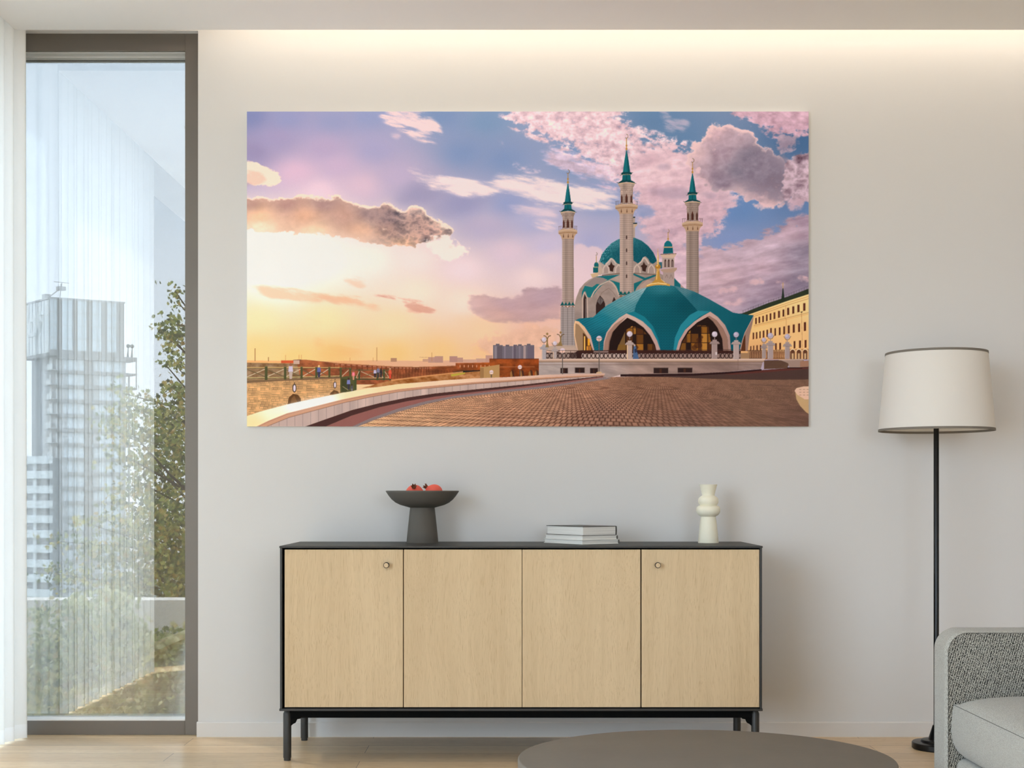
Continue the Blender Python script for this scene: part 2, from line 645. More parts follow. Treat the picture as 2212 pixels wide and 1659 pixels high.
    n3 = fbm(15, 9, 51, 5, .15)
    nf = fbm(11, 9, 141, 4)
    n4 = .62 * fbm(34, 26, 71, 6) + .38 * nf
    n5 = .7 * fbm(120, 20, 91, 6, -.2) + .3 * fbm(24, 9, 97, 5, -.1)
    nb = 1 - np.abs(2 * fbm(26, 20, 161, 4) - 1) * 1.6           # billows
    # crepuscular rays
    for (pts, a) in (([(840, 440), (905, 398), (990, 410), (905, 450)], .5), ([(905, 455), (990, 415), (1080, 425), (950, 480)], .35),
                     ([(965, 500), (1010, 470), (1190, 500), (1010, 520)], .12)):
        cloud(pts, (150, 148, 184), 7, n1, .1, .5, a)
    # ---- high thin clouds
    cloud([(815, 243), (905, 241), (950, 282), (945, 306), (905, 298), (880, 280), (845, 268)], (248, 218, 220), 7, n2, 1.7, .34, .95)
    cloud([(835, 285), (870, 290), (860, 300)], (228, 204, 218), 4, n2, .8, .3, .8)
    cloud([(1066, 303), (1096, 312), (1092, 318)], (236, 212, 222), 3, n3, .7, .3, .8)
    cloud([(1088, 347), (1130, 358), (1190, 372), (1130, 370)], (236, 212, 222), 4, n3, .8, .3, .8)
    cloud([(878, 360), (920, 372), (1000, 393), (1058, 396), (1085, 376), (1150, 384), (1215, 396), (1340, 424), (1330, 446), (1260, 450),
           (1150, 436), (1080, 421), (1010, 420), (940, 406), (900, 392)], (249, 226, 226), 6, .5 * n1 + .5 * n2, 1.7, .36, .96)
    cloud([(1080, 440), (1200, 452), (1210, 470), (1130, 462)], (236, 212, 222), 6, n1, .8, .3, .8)
    cloud([(1140, 480), (1206, 470), (1206, 492), (1170, 500)], (238, 214, 222), 6, n2, .8, .3, .8)
    # altocumulus field
    base = col((234, 202, 212)) + (nf - .5)[..., None] * col((52, 54, 46)) + (n3 - .5)[..., None] * col((44, 46, 40))
    cloud([(1075, 240), (1345, 240), (1350, 268), (1400, 296), (1480, 312), (1530, 335), (1560, 480), (1500, 530), (1440, 500), (1380, 452),
           (1330, 395), (1262, 345), (1205, 308), (1140, 282)], base, 12, n2 * .5 + nf * .5, 2.0, .26, .96)
    cloud([(1160, 322), (1240, 330), (1300, 352), (1345, 385), (1340, 410), (1270, 384), (1190, 352)], col((226, 200, 218)) + (n3 - .5)[..., None] * .2,
          9, n2, 1.2, .3, .85)
    cloud([(1425, 243), (1450, 241), (1448, 256), (1425, 252)], (214, 192, 206), 5, n2, 1., .3, .8)
    cloud([(1430, 262), (1490, 264), (1480, 282), (1440, 280)], (196, 184, 204), 6, n2, 1.2, .3, .8)
    lowp = col((222, 188, 200)) + (n5 - .5)[..., None] * col((62, 66, 56)) + (nf - .5)[..., None] * .06
    cloud([(1370, 330), (1500, 320), (1600, 430), (1560, 480), (1545, 512), (1480, 545), (1440, 560), (1400, 520), (1378, 470)], lowp, 10, n5 * .3 + n2 * .3 + nf * .4, 1.6, .26, .95)
    cloud([(1376, 470), (1410, 500), (1450, 530), (1560, 545), (1600, 560), (1600, 680), (1400, 680), (1380, 560)], lowp, 14, n5, .9, .25, .9)
    cloud([(1372, 440), (1400, 443), (1425, 456), (1405, 472), (1372, 470)], (140, 156, 198), 4, n3, .5, .3, .8)
    # grey streaks
    for (pts, a) in (([(1415, 358), (1450, 356), (1448, 364), (1420, 364)], .8), ([(1452, 355), (1482, 354), (1482, 360)], .8),
                     ([(1395, 408), (1480, 404), (1500, 428), (1450, 430), (1400, 420)], .45), ([(1500, 415), (1560, 420), (1540, 432)], .6)):
        cloud(pts, (158, 138, 162), 4, n5, .7, .35, a)
    # ---- big grey cumulus
    pts = [(1485, 330), (1505, 308), (1518, 290), (1530, 270), (1553, 266), (1563, 276), (1575, 272), (1588, 284), (1600, 290), (1610, 278), (1622, 294),
           (1640, 305), (1668, 330), (1690, 350), (1700, 400), (1690, 452), (1650, 450), (1622, 436), (1600, 420), (1560, 410), (1520, 400), (1490, 380)]
    gc = field([(1500, 330, 226, 194, 200), (1545, 285, 214, 180, 190), (1575, 300, 186, 162, 176), (1560, 330, 172, 150, 166), (1620, 340, 128, 122, 140),
                (1600, 370, 126, 120, 138), (1650, 370, 140, 130, 148), (1560, 390, 150, 134, 152), (1500, 390, 204, 172, 184), (1640, 420, 196, 168, 178),
                (1680, 440, 224, 192, 198), (1690, 350, 150, 136, 154), (1600, 425, 214, 184, 190)]) + (nb - .5)[..., None] * .05 + (n4 - .5)[..., None] * .08
    m = cloud(pts, (238, 204, 206), 6, n4, 1.7, .14, 1)
    m2 = blur(full([(x + 5, y + 9) for x, y in pts]), 11)
    m2 = (sst(.3, .85, m2 + 1.3 * (n4 - .5) * sst(.03, .4, m2)) * blur(m, 1))[..., None]
    img[:] = img * (1 - m2) + gc * m2
    cloud([(1600, 330), (1650, 325), (1690, 350), (1720, 372), (1745, 372), (1745, 432), (1700, 436), (1650, 425), (1600, 400)], col((136, 124, 142)) + (n4 - .5)[..., None] * .2, 14, n4, 1.2, .35, .9)
    cloud([(1575, 241), (1760, 241), (1760, 262), (1735, 290), (1690, 300), (1665, 292), (1632, 268)], col((212, 172, 190)) + (n3 - .5)[..., None] * .2, 8, .5 * n2 + .5 * nf, 1.9, .24, .96)
    cloud([(1682, 298), (1700, 290), (1720, 296), (1735, 312), (1690, 330), (1672, 328)], col((170, 150, 168)) + (n4 - .5)[..., None] * .2, 5, n4, 1.6, .2, .9)
    cloud([(1685, 395), (1705, 350), (1725, 335), (1760, 318), (1760, 440), (1720, 448), (1690, 420)], col((178, 152, 166)) + (nb - .4)[..., None] * .2 + (n4 - .5)[..., None] * .2, 6, n4, 1.7, .16, .98)
    cloud([(1610, 432), (1680, 440), (1688, 450), (1640, 454)], (234, 200, 204), 4, n4, 1.1, .2, .9)
    cloud([(1690, 438), (1745, 425), (1745, 448), (1700, 452)], (206, 176, 190), 5, n4, 1., .2, .85)
    bank = field([(1520, 540, 222, 192, 204), (1600, 545, 208, 182, 196), (1700, 500, 200, 170, 184), (1740, 480, 178, 152, 170), (1740, 545, 140, 126, 144),
                  (1640, 580, 200, 170, 184), (1560, 600, 214, 182, 192), (1740, 600, 150, 136, 154), (1660, 620, 170, 148, 166), (1560, 650, 196, 166, 180),
                  (1640, 670, 160, 142, 160)]) + (n5 - .5)[..., None] * .30
    cloud([(1505, 540), (1540, 535), (1600, 532), (1640, 510), (1680, 490), (1760, 462), (1760, 700), (1505, 700)], bank, 9, .4 * n2 + .6 * n4, 1.7, .18, .97)
    for pts in ([(1545, 630), (1570, 622), (1598, 618), (1585, 630), (1555, 634)], [(1556, 656), (1600, 646), (1630, 641), (1600, 654), (1575, 662)],
                [(1612, 612), (1625, 602), (1652, 600), (1650, 612)], [(1672, 608), (1700, 605), (1706, 612), (1680, 615)], [(1715, 600), (1745, 594), (1745, 609)]):
        cloud(pts, (222, 184, 188), 3, n3, .8, .3, .85)
    cloud([(1630, 690), (1680, 650), (1690, 620), (1745, 610), (1745, 640), (1690, 660)], (138, 124, 146), 10, n1, .4, .4, .6)
    # ---- low clouds at the left
    cloud([(1238, 530), (1262, 523), (1272, 535), (1300, 530), (1300, 640), (1238, 650)], (232, 204, 210), 5, n4, .5, .15, .8)
    dk = field([(540, 440, 196, 154, 140), (620, 440, 192, 150, 140), (700, 440, 184, 148, 142), (560, 468, 248, 200, 162), (660, 466, 232, 182, 152),
                (560, 490, 255, 226, 196), (680, 500, 254, 220, 186), (740, 465, 206, 164, 148), (800, 460, 166, 138, 136), (840, 470, 150, 126, 128),
                (780, 500, 226, 180, 152), (860, 500, 170, 140, 134), (900, 480, 168, 140, 136), (930, 500, 186, 150, 142), (870, 528, 234, 188, 160),
                (900, 455, 214, 180, 170), (950, 490, 218, 182, 168)])
    dkp = [(525, 424), (600, 430), (640, 424), (700, 426), (732, 423), (750, 434), (775, 443), (800, 452), (815, 446), (832, 436), (845, 440), (858, 452),
           (875, 458), (892, 446), (910, 450), (935, 468), (955, 482), (972, 492), (985, 500), (968, 508), (945, 518), (910, 530), (880, 535), (820, 526),
           (740, 512), (660, 506), (590, 500), (525, 494)]
    hal = blur(full(dkp), 12)[..., None] * .45
    img[:] = img * (1 - hal) + col((253, 226, 214)) * hal
    mk = cloud(dkp, (253, 226, 208), 4, n4, 1.6, .12, 1)
    m2 = blur(full([(x - 2, y + 4.5) for x, y in dkp]), 6)
    m2 = sst(.3, .8, m2 + 1.4 * (n4 - .5) * sst(.03, .4, m2) * (1 - .5 * sst(.6, 1, m2))) * mk
    m2 = (m2 * (1 - .7 * sst(492, 530, Y + (900 - X) * .02) * sst(900, 700, X)))[..., None]
    img[:] = img * (1 - m2) + (dk + (nb - .62)[..., None] * col((74, 56, 44)) * sst(760, 900, X)[..., None] + (n4 - .5)[..., None] * .10) * m2
    cloud([(900, 525), (930, 515), (960, 512), (985, 520), (1000, 528), (1020, 532), (1012, 545), (985, 556), (940, 556), (915, 545)], (253, 232, 222), 7, n4, 1.9, .22, .95)
    cloud([(960, 530), (985, 528), (978, 536)], (232, 196, 188), 3, n4, .6, .3, .6)
    cloud([(525, 350), (550, 354), (565, 362), (590, 366), (611, 382), (600, 396), (575, 401), (545, 396), (525, 394)], (253, 228, 208), 4, n4, 1.6, .14, 1)
    cloud([(525, 372), (560, 378), (580, 390), (545, 396), (525, 398)], (242, 200, 180), 5, n4, 1.6, .3, .8)
    cloud([(525, 393), (548, 397), (540, 402), (525, 402)], (180, 146, 152), 3, n4, .6, .3, .8)
    cloud([(536, 619), (600, 622), (700, 637), (760, 646), (822, 660), (830, 668), (800, 668), (720, 656), (640, 646), (580, 640)], (247, 204, 168), 4, n2, .9, .35, .85)
    cloud([(660, 635), (780, 645), (825, 664), (760, 658), (690, 648)], (238, 184, 146), 4, n2, 1.2, .35, .7)
    cloud([(785, 638), (850, 642), (900, 652), (951, 669), (930, 672), (890, 664), (860, 655)], (222, 164, 142), 4, n2, 1.6, .3, .9)
    cloud([(860, 668), (910, 669), (915, 675), (890, 675)], (222, 164, 142), 3, n2, .8, .25, .85)
    cloud([(735, 602), (770, 600), (798, 612), (785, 620), (755, 612)], (244, 206, 180), 4, n2, .8, .3, .85)
    cloud([(650, 692), (705, 696), (690, 702), (655, 700)], (247, 206, 156), 5, n2, .5, .4, .7)
    cloud([(672, 735), (702, 733), (700, 745), (680, 744)], (238, 170, 108), 5, n2, .5, .4, .6)
    cloud([(700, 760), (780, 745), (800, 765), (700, 775)], (244, 178, 116), 8, n2, .5, .45, .5)
    mv = field([(1010, 650, 214, 176, 172), (1100, 655, 188, 154, 160), (1180, 640, 182, 152, 162), (1200, 680, 200, 162, 160), (1080, 685, 204, 162, 154)])
    cloud([(1003, 650), (1015, 640), (1050, 638), (1100, 646), (1118, 644), (1130, 630), (1145, 621), (1215, 622), (1215, 692), (1100, 694), (1060, 690), (1030, 676), (1010, 664)],
          mv + (n5 - .5)[..., None] * .1, 6, .5 * n1 + .5 * n4, 1.0, .2, .94)
    cloud([(950, 680), (1040, 690), (1100, 700), (1000, 700)], (246, 204, 166), 6, n1, .5, .4, .6)
    cloud([(1018, 752), (1035, 736), (1060, 725), (1090, 722), (1115, 710), (1150, 700), (1210, 700), (1210, 770), (1020, 770)],
          col((232, 184, 156)) + (n4 - .5)[..., None] * .14, 8, n4, 1.6, .22, .85)

    # ---- far horizon
    hz = field([(540, 790, 240, 176, 112), (700, 790, 232, 170, 116), (900, 785, 226, 172, 136), (1050, 785, 214, 164, 144)])
    poly([(525, 778), (700, 780), (800, 778), (900, 779), (1070, 777), (1170, 775), (1170, 830), (525, 830)], hz)
    for x0, y0, x1, y1, c in ((844, 773, 857, 781, (176, 128, 100)), (913, 775, 926, 781, (200, 150, 122)), (925, 771, 957, 783, (188, 142, 124)),
                              (939, 769, 957, 783, (184, 138, 122)), (971, 769, 988, 782, (178, 132, 120)), (988, 772, 1000, 782, (186, 142, 126)),
                              (1028, 774, 1049, 782, (196, 152, 134)), (1049, 767, 1064, 782, (190, 144, 128)), (1000, 776, 1030, 783, (206, 160, 138))):
        rect(x0, y0, x1, y1, c)
    for x, y0, w in ((551, 752, 2), (814, 750, 1.4), (806, 772, .8), (756, 772, .8), (933, 761, 1), (617, 766, .5), (646, 766, .5), (651, 766, .5), (580, 771, 2)):
        line(x, y0, x, 780, w, (178, 120, 72), .9)
    line(906, 771, 927, 772, .6, (170, 120, 90))
    for x0, x1, y0 in ((1065, 1086, 745), (1086, 1103, 747), (1103, 1116, 747), (1113, 1131, 746), (1132, 1154, 745)):
        rect(x0, y0, x1, 776, (112, 102, 110))
        rect(x0 + 6, y0 - 2.5, x0 + 14, y0 + 1, (98, 88, 96))
    for x0, x1, c in ((1068, 1073, (142, 130, 136)), (1089, 1092, (136, 122, 130)), (1106, 1109, (132, 120, 128)), (1131.5, 1136, (170, 146, 142)), (1121, 1124, (132, 120, 130)),
                      (1074, 1085, (96, 84, 90)), (1140, 1153, (104, 92, 104)), (1110, 1114, (94, 82, 92))):
        rect(x0, 747, x1, 775, c, .85)

    # ---- plaza paving (bricks converge on one far point)
    vx, vy = 1325.0, 796.0
    dy = np.maximum(Y - vy, 1.5)
    u = (X - vx) / dy
    dep = 900.0 / dy
    rowc = dep * 1.9 + u * 0.55
    row = np.floor(rowc)
    ucol = u * 9.0 + 0.5 * (row % 2)
    fr = rowc - row
    fu = ucol - np.floor(ucol)
    hcell = np.sin(row * 12.9898 + np.floor(ucol) * 78.233) * 43758.5453
    hcell = hcell - np.floor(hcell)
    pave = field([(760, 915, 236, 182, 134), (900, 900, 222, 170, 128), (1000, 870, 214, 160, 122), (1100, 850, 200, 148, 114), (1100, 910, 190, 138, 108), (1250, 840, 180, 130, 102),
                  (1300, 900, 158, 114, 92), (1450, 850, 146, 104, 82), (1500, 910, 134, 96, 78), (1600, 870, 132, 96, 76), (1740, 830, 122, 88, 70), (1740, 912, 112, 80, 66), (1400, 815, 150, 108, 84)])
    wl = 1.0 / np.maximum(dy * .09, .8)
    mort = np.maximum(sst(.22, .05, np.minimum(fu, 1 - fu)) * sst(0, 34, dy), sst(.2, .04, np.minimum(fr, 1 - fr)) * sst(10, 60, dy) * .8)
    pave = pave * (1 + (hcell - .5)[..., None] * .14 * sst(8, 40, dy)[..., None]) * (1 + (n3 - .5)[..., None] * .12)
    pave = pave * (1 - mort[..., None] * (col((80, 96, 100)) * 1.25) * sst(1760, 1250, X)[..., None] * .9) * (1 - mort[..., None] * .08)
    poly([(640, 925), (760, 890), (850, 870), (1000, 845), (1150, 832), (1250, 822), (1320, 814), (1500, 811), (1760, 806), (1760, 925)], pave)
    poly([(1340, 813), (1500, 810), (1570, 806), (1645, 799), (1760, 790), (1760, 819), (1640, 820), (1540, 818), (1440, 814)], (76, 54, 48))
    poly([(1560, 807), (1645, 799), (1760, 792), (1760, 795), (1650, 804), (1580, 809)], (96, 46, 38), .8)
    pline([(1380, 840), (1400, 841), (1440, 840), (1470, 841)], 1.2, (104, 72, 58), .7)
    pline([(1620, 830), (1680, 833), (1710, 834)], 2, (96, 70, 60), .6)

    # ---- yellow building at the right
    fac = field([(1640, 700, 246, 196, 126), (1740, 650, 250, 208, 142), (1740, 740, 240, 190, 128), (1640, 760, 226, 170, 112)])
    poly([(1600, 682), (1660, 657), (1700, 645), (1750, 626), (1750, 776), (1600, 776)], fac)
    poly([(1583, 678), (1602, 677), (1660, 654), (1700, 641), (1750, 622), (1750, 634), (1700, 650), (1660, 664), (1612, 681)], (44, 52, 36))
    for o, c in ((4.5, (200, 140, 80)), (9, (186, 128, 74)), (2, (252, 214, 150))):
        pline([(1612, 681 + o * .8), (1660, 664 + o), (1700, 650 + o), (1750, 634 + o * 1.1)], 1.1, c, .8)
    pline([(1628, 703), (1694, 688), (1750, 674)], 1.0, (176, 120, 70), .9)
    pline([(1628, 706), (1694, 691), (1750, 677)], 1.0, (222, 160, 96), .9)
    for k in range(26):
        x = 1605 + k * 5.5
        yy = np.interp(x, [1602, 1660, 1700, 1750], [677, 654, 641, 622])
        line(x, yy, x, yy - 5.5, .4, (60, 54, 54), .7)
    pline([(1602, 672), (1660, 650), (1700, 636), (1750, 616)], .4, (60, 54, 54), .7)
    s = 7.9

    def wrow(lst, h0, h1, w0, w1):
        for (x, y) in lst:
            t = (x - 600) / 900.0
            hh = (h0 + (h1 - h0) * t) / s; ww = (w0 + (w1 - w0) * t) / s
            cx, cy = 1550 + x / s, 600 + y / s
            poly([(cx - ww / 2, cy - hh / 2 + .3), (cx + ww / 2, cy - hh / 2 - .3), (cx + ww / 2, cy + hh / 2 - .3), (cx - ww / 2, cy + hh / 2 + .3)], (104, 46, 28))
            rect(cx - ww * .1, cy - hh / 2 + 1, cx + ww / 2, cy + hh / 2 - 1, (66, 32, 26), .7)
    wrow([(653, 735), (712, 718), (775, 702), (838, 682), (903, 662), (968, 645), (1045, 622), (1122, 600), (1202, 572), (1290, 548), (1377, 522), (1477, 497)], 104, 132, 24, 38)
    wrow([(610, 990), (665, 982), (722, 970), (782, 958), (845, 945), (910, 918), (982, 922), (1057, 910), (1133, 895), (1212, 880), (1297, 865), (1390, 850), (1488, 830)], 112, 150, 22, 36)
    wrow([(565, 1210), (615, 1203), (672, 1198), (730, 1193), (992, 1170), (1065, 1165), (1310, 1140), (1403, 1132), (1500, 1125)], 96, 132, 20, 34)
    pline([(1697, 660), (1697, 680), (1695, 685), (1698, 690), (1698, 740)], .8, (186, 124, 76))
    line(1731, 676, 1733, 752, .8, (186, 124, 76))
    poly([(1728.5, 673), (1734, 672), (1732, 676), (1730.5, 676)], (110, 84, 50))
    rect(1705, 753, 1750, 776, (200, 140, 84))
    for cx in (1712, 1725.5, 1739):
        ell(cx, 759, 6.2, 6, (240, 204, 160)); rect(cx - 6.2, 759, cx + 6.2, 776, (236, 190, 136))
        ell(cx, 760, 4.8, 5, (96, 56, 36)); rect(cx - 4.8, 760, cx + 4.8, 776, (104, 62, 42))
        rect(cx - 2, 763, cx + 2, 775, (226, 190, 140), .8)
    poly([(1687.5, 648), (1690.2, 622), (1691.8, 622), (1694.5, 647)], (34, 44, 34))
    line(1691, 610, 1691, 623, 1.3, (198, 156, 84))

    # ---- terrace behind
    rect(1615, 757, 1650, 776, (176, 134, 96))
    rect(1595, 762, 1624, 776, (160, 122, 88))
    rect(1620, 758, 1707, 776, (150, 96, 64), .55)
    # ---- mosque body
    STN = (172, 152, 142)
    body = field([(1250, 640, 172, 150, 138), (1300, 630, 170, 148, 138), (1340, 600, 182, 160, 148), (1400, 610, 168, 146, 136), (1260, 700, 160, 140, 132),
                  (1450, 620, 150, 128, 120), (1320, 580, 186, 166, 156)])
    body = body * .93 * (1 - .10 * (np.abs((Y % 4.0) - 2) < .5)[..., None]) * (1 + (n3 - .5)[..., None] * .12)
    teal = field([(1300, 560, 26, 104, 114), (1400, 560, 14, 84, 98), (1340, 520, 60, 128, 140), (1357, 545, 16, 88, 100), (1300, 620, 20, 112, 116), (1380, 615, 18, 100, 106)])
    TEAL = (12, 100, 112)
    # far thin minaret behind the middle one
    rect(1366, 468, 1371.5, 514, (176, 154, 140)); poly([(1366, 480), (1377, 483), (1375, 488), (1371, 492), (1366, 492)], (196, 168, 142)); rect(1366, 481, 1376, 484, (40, 60, 66))
    rect(1366, 468, 1372, 471, (40, 56, 62))
    # main dome
    dome = [(1293, 575), (1295, 563), (1300, 549), (1309, 537), (1321, 525), (1335, 517), (1348, 513), (1358, 512), (1372, 514), (1386, 520), (1400, 531), (1411, 545), (1418, 560),
            (1422, 580), (1422, 592), (1293, 592)]
    r = np.random.RandomState(3).rand(PH, PW)
    dt = teal * .96 + ((r > .8) * sst(1345, 1296, X + (Y - 512) * .45) * .6 + (r - .5) * .10)[..., None] + (np.abs((Y + .15 * X) % 3 - 1.5) < .5)[..., None] * -.02
    poly(dome, dt)
    poly([(1293, 564), (1300, 568), (1307, 573), (1313, 564), (1319, 558), (1325, 560), (1331, 568), (1339, 571), (1339, 592), (1293, 592)], body)
    poly([(1368, 563), (1378, 569), (1384, 565), (1389, 556), (1394, 553.5), (1400, 559), (1404, 567), (1410, 570), (1416, 566), (1422, 560), (1426, 592), (1368, 592)], body)
    for cx, cy in ((1321, 0), (1391.5, 0)):
        o = 0 if cx > 1350 else 1
        pline([(cx - 13, 571), (cx - 6, 565), (cx - 1, 558 - 2 * (1 - o)), (cx + 4, 562 - 2 * (1 - o)), (cx + 10, 570)], 3.2, (204, 182, 170))
        poly([(cx - 1, 565), (cx + 2.5, 572), (cx + 7, 574), (cx + 4, 580), (cx + 3, 587), (cx - 4, 585), (cx - 5, 578), (cx - 8, 574), (cx - 3.5, 572)], (58, 34, 28))
    for cx in (1309, 1336, 1376, 1407):
        pline([(cx - 7, 590), (cx - 6, 579), (cx, 571), (cx + 6, 579), (cx + 7, 590)], 2.6, (202, 180, 168))
        poly([(cx - 4, 590), (cx - 4, 581), (cx, 575), (cx + 4, 581), (cx + 4, 590)], (164, 142, 132))
    poly([(1293, 566), (1297, 568), (1301, 582), (1299, 594), (1291, 594)], (190, 166, 150))
    # little turrets
    ell(1288, 573, 5, 7, (18, 98, 104)); rect(1281, 577, 1292, 589, (16, 92, 98)); rect(1281, 576.5, 1291, 577.7, (214, 188, 130))
    poly([(1275, 592), (1292, 588), (1292, 596), (1286, 602), (1279, 600), (1277, 595)], (206, 174, 136))
    line(1288, 553, 1288, 568, 1.3, (172, 128, 62)); pline([(1288, 545), (1290.2, 548), (1289, 551.5), (1286.4, 551)], 1, (120, 96, 70))
    poly([(1240, 752), (1240, 690), (1241, 660), (1245, 642), (1252, 624), (1262, 612), (1272, 604), (1287, 597), (1310, 594), (1340, 591), (1424, 590), (1445, 600), (1462, 610),
          (1482, 628), (1490, 660), (1490, 752)], body)
    TR = teal
    poly([(1286, 598), (1300, 596), (1340, 593), (1326, 599), (1313, 605), (1302, 600)], TR)
    poly([(1263, 617), (1279, 620), (1289, 613), (1297, 614), (1313, 604), (1316, 606), (1300, 616), (1290, 626), (1280, 640), (1273, 643), (1268, 641), (1265, 630), (1262, 629),
          (1258, 638), (1256, 645), (1257, 630)], TR)
    poly([(1264, 616), (1272, 608), (1284, 599), (1301, 600), (1310, 604), (1296, 613), (1288, 612), (1279, 618)], (146, 130, 126))
    poly([(1316, 604), (1340, 611), (1340, 634), (1336, 632), (1331, 618), (1324, 610)], TR)
    poly([(1368, 590), (1394, 600), (1424, 590), (1424, 593), (1400, 603), (1388, 607), (1376, 620), (1369, 634), (1369, 612), (1390, 604), (1368, 594)], TR)
    pline([(1277, 642), (1283, 630), (1295, 616), (1314, 606.5), (1324, 612), (1332, 624), (1337, 640)], 2.6, (196, 170, 156))
    pline([(1290, 650), (1300, 632), (1315, 622), (1325, 632), (1331, 642)], .7, (120, 98, 90))
    poly([(1287, 690), (1287, 660), (1290, 649), (1296, 638), (1303, 646), (1307, 656), (1308, 690)], (50, 32, 28))
    poly([(1296, 640), (1304, 649), (1297, 659), (1290, 651)], (112, 104, 102), .8); line(1297, 640, 1297, 660, .8, (46, 30, 28))
    poly([(1322, 652), (1326, 641), (1330, 648), (1324, 652)], (50, 32, 28))
    pline([(1258, 690), (1258, 644), (1262, 631), (1268, 642), (1269.5, 690)], 1.8, (200, 174, 158))
    poly([(1260.5, 690), (1260.5, 645), (1263, 635), (1266.5, 643), (1267, 690)], (56, 36, 32)); rect(1264, 645, 1266.6, 690, (130, 116, 112), .7)
    poly([(1376, 632), (1384, 616), (1398, 604), (1424, 612), (1424, 640), (1376, 640)], (176, 148, 134))
    poly([(1462, 606), (1470, 614), (1470, 622), (1456, 620), (1456, 600)], TR); poly([(1470, 614), (1484, 628), (1470, 626)], (166, 140, 130))
    line(1300, 594.5, 1340, 590.5, 2.4, (120, 96, 84)); line(1369, 590, 1424, 594, 2, (120, 96, 84))
    # right turret
    rect(1432, 585, 1456.5, 626, (168, 146, 138)); pline([(1437, 600), (1440, 593), (1443, 600)], .7, (116, 94, 86)); pline([(1446, 602), (1449.5, 593), (1453, 602)], .7, (116, 94, 86))
    poly([(1426, 582), (1462, 578), (1462, 582), (1457, 587), (1450, 589), (1433, 588), (1428, 585)], (176, 146, 126))
    rect(1430.5, 555, 1456.5, 579, (180, 158, 148))
    for cx in (1437, 1444.5, 1452.2):
        poly([(cx - 2, 577), (cx - 2, 563), (cx, 559), (cx + 2, 563), (cx + 2, 577)], (70, 44, 40)); line(cx + .4, 564, cx + .4, 577, .9, (200, 180, 176), .7)
    poly([(1426, 550), (1461, 548), (1459, 553), (1455, 557), (1431, 557), (1428, 553)], (206, 176, 152)); line(1426, 549.5, 1461, 548, 1.2, (90, 62, 52))
    poly([(1432, 548), (1434, 535), (1453, 535), (1454, 547)], (12, 92, 102)); poly([(1434, 533), (1435, 526), (1439, 521), (1443, 519.5), (1448, 522), (1452, 528), (1452, 533)], (14, 104, 116))
    rect(1432.5, 532.7, 1454, 535, (196, 160, 120)); line(1443, 503, 1443, 520, 1.5, (186, 140, 62)); ell(1443, 516, 1.8, 2.2, (186, 140, 62))
    pline([(1443, 495.5), (1445.6, 498), (1445, 502), (1441.5, 502.5)], 1, (140, 104, 60))
    rect(1419, 566, 1430, 580, (14, 84, 96), .8)

    # ---- three minarets
    def minaret(cx, crescent, sa, sb, sw, ring, skirt, corn, sh, bal, bw, base_y, hw, shade, slits=()):
        st = col((176, 152, 140)) * shade
        stc = np.broadcast_to(st, img.shape).copy()
        across = (X - cx) / hw
        stc = stc * (1 + .05 * np.sin(across * 5.0) - .06 * (np.abs(np.abs(across) - .42) < .05) + .05 * (across < -.45) - .05 * (across > .8))[..., None]
        stc = stc * (1 - .13 * (np.abs((Y % 4.6) - 2.3) < .5)[..., None])
        pl = stc * (1 + (n3 - .5)[..., None] * .16)
        gold = (182, 134, 56)
        pline([(cx, crescent - 5), (cx + 3.4, crescent - 2), (cx + 3, crescent + 2.4), (cx, crescent + 4.2), (cx - 2.6, crescent + 2.6)], 1.15, (124, 96, 62))
        line(cx, crescent + 4, cx, sa + 2, 1.5, gold); ell(cx, sa - 10, 1.8, 2.4, gold); ell(cx, sa - 3, 2, 3, gold)
        poly([(cx - .8, sa), (cx + .8, sa), (cx + sw * .62, (sa + sb) / 2), (cx + sw, sb), (cx - sw, sb), (cx - sw * .62, (sa + sb) / 2)], (14, 104, 114))
        poly([(cx, sa), (cx + .8, sa), (cx + sw, sb), (cx + sw * .35, sb)], (6, 74, 84), .8)
        line(cx - sw * .25, sb, cx - .2, sa + 6, .7, (40, 134, 142), .7)
        poly([(cx - sw * 1.45, ring + 1), (cx - sw, ring - 1), (cx + sw, ring - 1), (cx + sw * 1.45, ring), (cx + sw * 1.4, ring + 4), (cx, ring + 5.5), (cx - sw * 1.4, ring + 5)], (8, 62, 68))
        pline([(cx - sw * 1.75, ring + 6), (cx - sw * 1.3, ring + 5)], 1, (70, 60, 54)); pline([(cx + sw * 1.75, ring), (cx + sw * 1.3, ring + 1.5)], 1, (70, 60, 54))
        pline([(cx - sw * 1.2, ring + 5), (cx, ring + 3.6), (cx + sw * 1.25, ring + 4.5)], .9, (196, 172, 128))
        poly([(cx - sw * 1.08, ring + 5.5), (cx + sw * 1.08, ring + 5), (cx + sw * 1.2, skirt), (cx - sw * 1.2, skirt)], (10, 96, 104)); rect(cx - 1, ring + 6, cx + 1, skirt, (6, 66, 74), .8)
        w = hw * 1.26
        poly([(cx - w, corn), (cx - sw * 1.2, skirt - .5), (cx + sw * 1.2, skirt - .5), (cx + w, corn - 1), (cx + w, corn + 1.5), (cx, corn - 1.8), (cx - w, corn + 2)], (10, 62, 68))
        line(cx - w - 3, corn - 1, cx - w + 1, corn + 1, 1, (50, 50, 50)); line(cx + w + 3, corn + 1.5, cx + w - 1, corn + 1.5, 1, (50, 50, 50))
        poly([(cx - w, corn + 1.6), (cx - w * .5, corn - .2), (cx + w * .5, corn - .6), (cx + w, corn + 1), (cx + w * .96, corn + 5), (cx + hw * .98, sh + 2), (cx + hw * .92, bal), (cx - hw * .86, bal),
              (cx - hw * .94, sh + 2), (cx - w * .96, corn + 5.5)], pl)
        pline([(cx - w, corn + 2.6), (cx - w * .5, corn + .8), (cx + w * .5, corn + .4), (cx + w, corn + 2.2)], 2, (206, 178, 142), .9)
